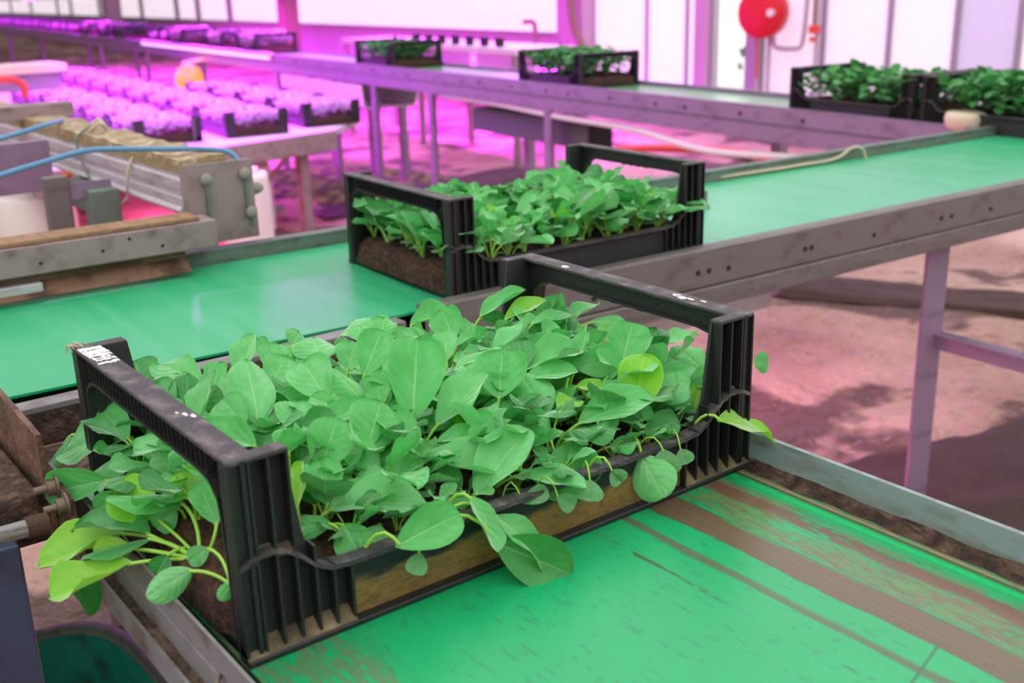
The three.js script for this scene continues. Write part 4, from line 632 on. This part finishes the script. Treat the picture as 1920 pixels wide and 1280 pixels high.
{
  const t = thing('tub', 'green plastic tub with a dark rim under the front belt at the lower left', 'tub', [-0.085, FLOOR, -0.36]), outer = [], w = 0.2, d = 0.31, r = 0.09, N = 40, h = 0.55;
  const ring = (k, y, inset) => Array.from({ length: N }, (_, i) => { const a = i / N * 2 * PI, c = Math.cos(a), s = Math.sin(a), e = 0.45; return [Math.sign(c) * Math.pow(Math.abs(c), e) * (w * k - inset), y, Math.sign(s) * Math.pow(Math.abs(s), e) * (d * k - inset)]; });
  const skin = (rings) => { const pos = [], idx = []; rings.forEach((q) => q.forEach((v) => pos.push(...v))); for (let j = 0; j + 1 < rings.length; j++) for (let i = 0; i < N; i++) { const a = j * N + i, b = j * N + (i + 1) % N; idx.push(a, b, a + N, b, b + N, a + N); } const g = new THREE.BufferGeometry(); g.setAttribute('position', new THREE.Float32BufferAttribute(pos, 3)); g.setAttribute('uv', new THREE.Float32BufferAttribute(pos.flatMap((v, i) => i % 3 === 0 ? [pos[i] + pos[i + 2], pos[i + 1]] : []), 2)); g.setIndex(idx); g.computeVertexNormals(); return g; };
  part('shell', skin([ring(0.86, 0.02, 0.2), ring(0.86, 0.005, 0), ring(1, h, 0), ring(1, h, 0.008), ring(0.86, 0.03, 0.01), ring(0.86, 0.03, 0.2)]), M.binGreen, t); part('rim', skin([ring(1, h - 0.012, -0.001), ring(1, h - 0.008, -0.012), ring(1, h + 0.004, -0.010), ring(1, h + 0.006, 0.008), ring(1, h - 0.004, 0.010)]), M.rimGreen, t);
}
// ---------------------------------------------------------------- far end of the middle belt
{
  const t = thing('guide_cap', 'cream plastic cap on a pin at the far corner of the middle belt', 'cap', [3.29, -0.015, -1.17]);
  const c = new THREE.LatheGeometry([[0, 0.02], [0.05, 0.02], [0.06, 0.026], [0.067, 0.04], [0.07, 0.062], [0.064, 0.078], [0.05, 0.082], [0, 0.08]].map((p) => new THREE.Vector2(...p)), 28); part('cap', c, M.cream, t); part('pin', rod([0, -0.05, 0], [0, 0.03, 0], 0.012), M.steelDark, t);
  const k = thing('cable', 'cream cable running along the far edge of the middle belt', 'cable', [0, 0, 0]); part('cable', tube([[1.75, 0.008, -1.125], [1.95, 0.008, -1.1], [2.26, 0.009, -1.07], [2.44, 0.014, -1.06], [2.5, 0.04, -1.05], [2.53, 0.03, -1.04], [2.54, -0.002, -1.035]], 0.0045, 50), M.cord, k);
  const b = thing('end_guard', 'dark board closing the end of the middle belt below the far crates', 'board', [3.3, 0, -0.88], PI / 2 + 0.05); part('board', bx(-0.28, 0.28, -0.02, 0.035, -0.012, 0.012, 0.003), M.black, b); part('top_edge', bx(-0.28, 0.28, 0.035, 0.04, -0.014, 0.014), M.brown, b);
}
// ---------------------------------------------------------------- on the wall
{
  const t = thing('hose_reel', 'red round fire hose reel on the white wall', 'hose reel', along(4.42, 0.26, 0.23), WA + 0.35);
  const d = new THREE.LatheGeometry([[0, 0.09], [0.06, 0.095], [0.2, 0.085], [0.225, 0.07], [0.23, 0.02], [0.23, -0.06], [0.2, -0.07], [0, -0.07]].map((p) => new THREE.Vector2(...p)), 40); d.rotateX(-PI / 2); part('drum', d, M.red, t);
  const h = new THREE.CylinderGeometry(0.03, 0.035, 0.05, 18); h.rotateX(PI / 2); h.translate(-0.13, 0.0, -0.11); part('hub', h, M.white, t); part('bracket', bx(-0.03, 0.03, -0.2, 0.1, 0.07, 0.2), M.greyPipe, t); part('hose', tube([[0.05, -0.2, 0], [0.06, -0.3, 0.02], [0.07, -0.42, 0.05], [0.075, -0.6, 0.06]], 0.012, 20), M.red, t);
  const p = thing('water_pipe', 'grey water pipe bending from the wall under the red reel', 'pipe', along(0, 0.12, 0), WA); part('pipe', [tube([[4.42, 0.12, 0], [4.42, -0.02, 0], [4.40, -0.075, 0], [4.36, -0.09, 0], [4.12, -0.088, 0], [4.07, -0.075, 0], [4.05, -0.03, 0], [4.01, 0.6, 0], [4.01, 2.5, 0]], 0.022, 90), rod([4.62, -0.95, 0], [4.62, 0.1, 0], 0.02), rod([4.47, -0.95, 0], [4.47, 0.1, 0], 0.02)], M.greyPipe, p);
  const v = thing('riser_pipe', 'vertical pipe with a red valve beside the red reel', 'pipe', along(3.87, 0.12, 0), WA); part('riser', rod([0, FLOOR, 0], [0, 2.6, 0], 0.028), M.greyPipe, v); part('upper_riser', rod([0.02, 0.12, -0.03], [0.02, 2.5, -0.03], 0.018), M.brown, v); part('valve', [bx(-0.035, 0.045, 0.05, 0.12, -0.08, 0.0, 0.01), rod([0.01, 0.02, -0.05], [0.01, -0.02, -0.05], 0.03)], M.hoseRed, v, 'red valve');
}
{
  const t = thing('drain_pipe', 'brown pipe with an arm bent to the left beside the wall column', 'pipe', along(7.95, 0.5, 0), WA); part('pipe', [tube([[0, FLOOR, 0], [0, 0.06, 0], [0.02, 0.1, 0], [0.07, 0.115, 0], [0.24, 0.11, 0]], 0.028, 40)], M.brown, t);
  const v = thing('climbing_stem', 'thick olive stem growing up the wall column', 'plant stem', along(7.5, 0.3, 0), WA); part('stem', tube([[-0.32, -0.4, 0], [-0.22, -0.15, 0], [-0.08, 0.05, 0], [0, 0.4, 0], [0.02, 1.2, 0], [0, 2.4, 0]], 0.045, 50), std({ color: 0x7c7650, roughness: 0.8 }), v);
}
// ---------------------------------------------------------------- on the ground
{
  const cloth = (name, label, x, z, w, d, turn, mat, sd) => { const g = new THREE.PlaneGeometry(w, d, 40, 24); g.rotateX(-PI / 2); const p = g.attributes.position; for (let i = 0; i < p.count; i++) { const a = p.getX(i) / w * 2, b = p.getZ(i) / d * 2, e = Math.max(Math.abs(a), Math.abs(b)), f = 1 + (fbm(a * 2 + sd, b * 2, 3) - 0.5) * 0.5 * e; p.setXYZ(i, p.getX(i) * f, 0.03 * fbm(a * 4 + sd, b * 3 + 7, 3) + 0.02 - 0.03 * ss(0.75, 1, e), p.getZ(i) * f); } g.computeVertexNormals(); const t = thing(name, label, 'ground sheet', [x, FLOOR, z], turn); part('sheet', metre(g), mat, t); };
  cloth('ground_sheet', 'dark woven ground sheet in a strip beyond the steel leg at the right', 4.3, -1.95, 1.9, 0.42, -1.12, M.weave, 3);
  cloth('ground_sheet', 'dark woven ground sheet in the lower right behind the bluish rail', 2.75, -0.55, 1.5, 0.75, -0.25, M.weave, 8);
  cloth('moss_patch', 'yellow-green mossy patch on dark ground left of the second crate', 3.9, -6.9, 1.5, 1.9, 0.3, M.moss, 12);
  cloth('ground_sheet', 'dark wet strip of ground behind the second crate', 4.4, -6.0, 2.2, 0.6, 0.25, M.weave, 15);
  const h = thing('garden_hose', 'red hose lying on the pale ground under the far belt', 'hose', [6.2, FLOOR, -5.4]); part('hose', tube([[0.2, 0.06, -0.9], [0.5, 0.06, -0.75], [0.75, 0.06, -0.3], [0.8, 0.06, 0.1], [0.62, 0.06, 0.5], [0.4, 0.06, 0.8]], 0.035, 60), M.hoseRed, h);
  const o = thing('buoy_lamp', 'round orange warning lamp glowing under the violet belt', 'lamp', [4.01, -0.277, -10.0]); const s = new THREE.SphereGeometry(0.14, 24, 16); part('globe', s, M.amber, o); part('socket', rod([0, 0.12, 0], [0, 0.17, 0], 0.05), M.white, o); part('arm', rod([0, 0.165, 0], [0.22, 0.18, 0.02], 0.012), M.white, o);
  const l = new THREE.PointLight(new THREE.Color(1, 0.4, 0.05), 0.6); o.add(l);
  for (const [x, z, r, hh, n] of [[2.28, -4.95, 0.14, 0.5, 'pink-lit barrel under the front of the low bench'], [2.6, -5.6, 0.14, 0.45, 'second pink-lit barrel just behind the first under the low bench'], [1.2, -5.2, 0.2, 0.5, 'pink-lit barrel at the left under the timber-topped rail']]) { const b = thing('barrel', n, 'barrel', [x, FLOOR, z]); part('body', new THREE.LatheGeometry([[0, 0], [r * 0.92, 0], [r, 0.03], [r * 1.03, hh * 0.35], [r, hh * 0.4], [r * 1.03, hh * 0.7], [r * 0.97, hh * 0.95], [r * 0.9, hh], [0, hh]].map((p) => new THREE.Vector2(...p)), 24), M.white, b); part('lid', new THREE.CylinderGeometry(r * 0.6, r * 0.6, 0.03, 20).translate(0, hh + 0.012, 0), M.white, b); }
  const w = thing('timber_board', 'pale timber board lying over the far left end of the bench', 'board', [1.1, 0.1, -6.1], 0.02); part('board', bx(-0.7, 0.62, 0.0, 0.05, -0.3, 0.05, 0.006), M.cream, w); part('apron', bx(-0.6, 0.58, -0.1, 0.0, 0.0, 0.02), M.purpleSteel, w); 
  const q = thing('red_hose', 'loop of red hose hanging at the far left', 'hose', [1.36, 0.05, -5.9]); part('hose', tube([[-0.2, 0.0, 0], [-0.1, 0.03, 0], [0, 0.035, 0], [0.05, 0.0, 0.01], [0.055, -0.07, 0.01]], 0.02, 30), M.hoseRed, q);
}
scene.traverse((o) => { if (o.isMesh) { o.castShadow = true; o.receiveShadow = true; } });
renderer.render(scene, camera);
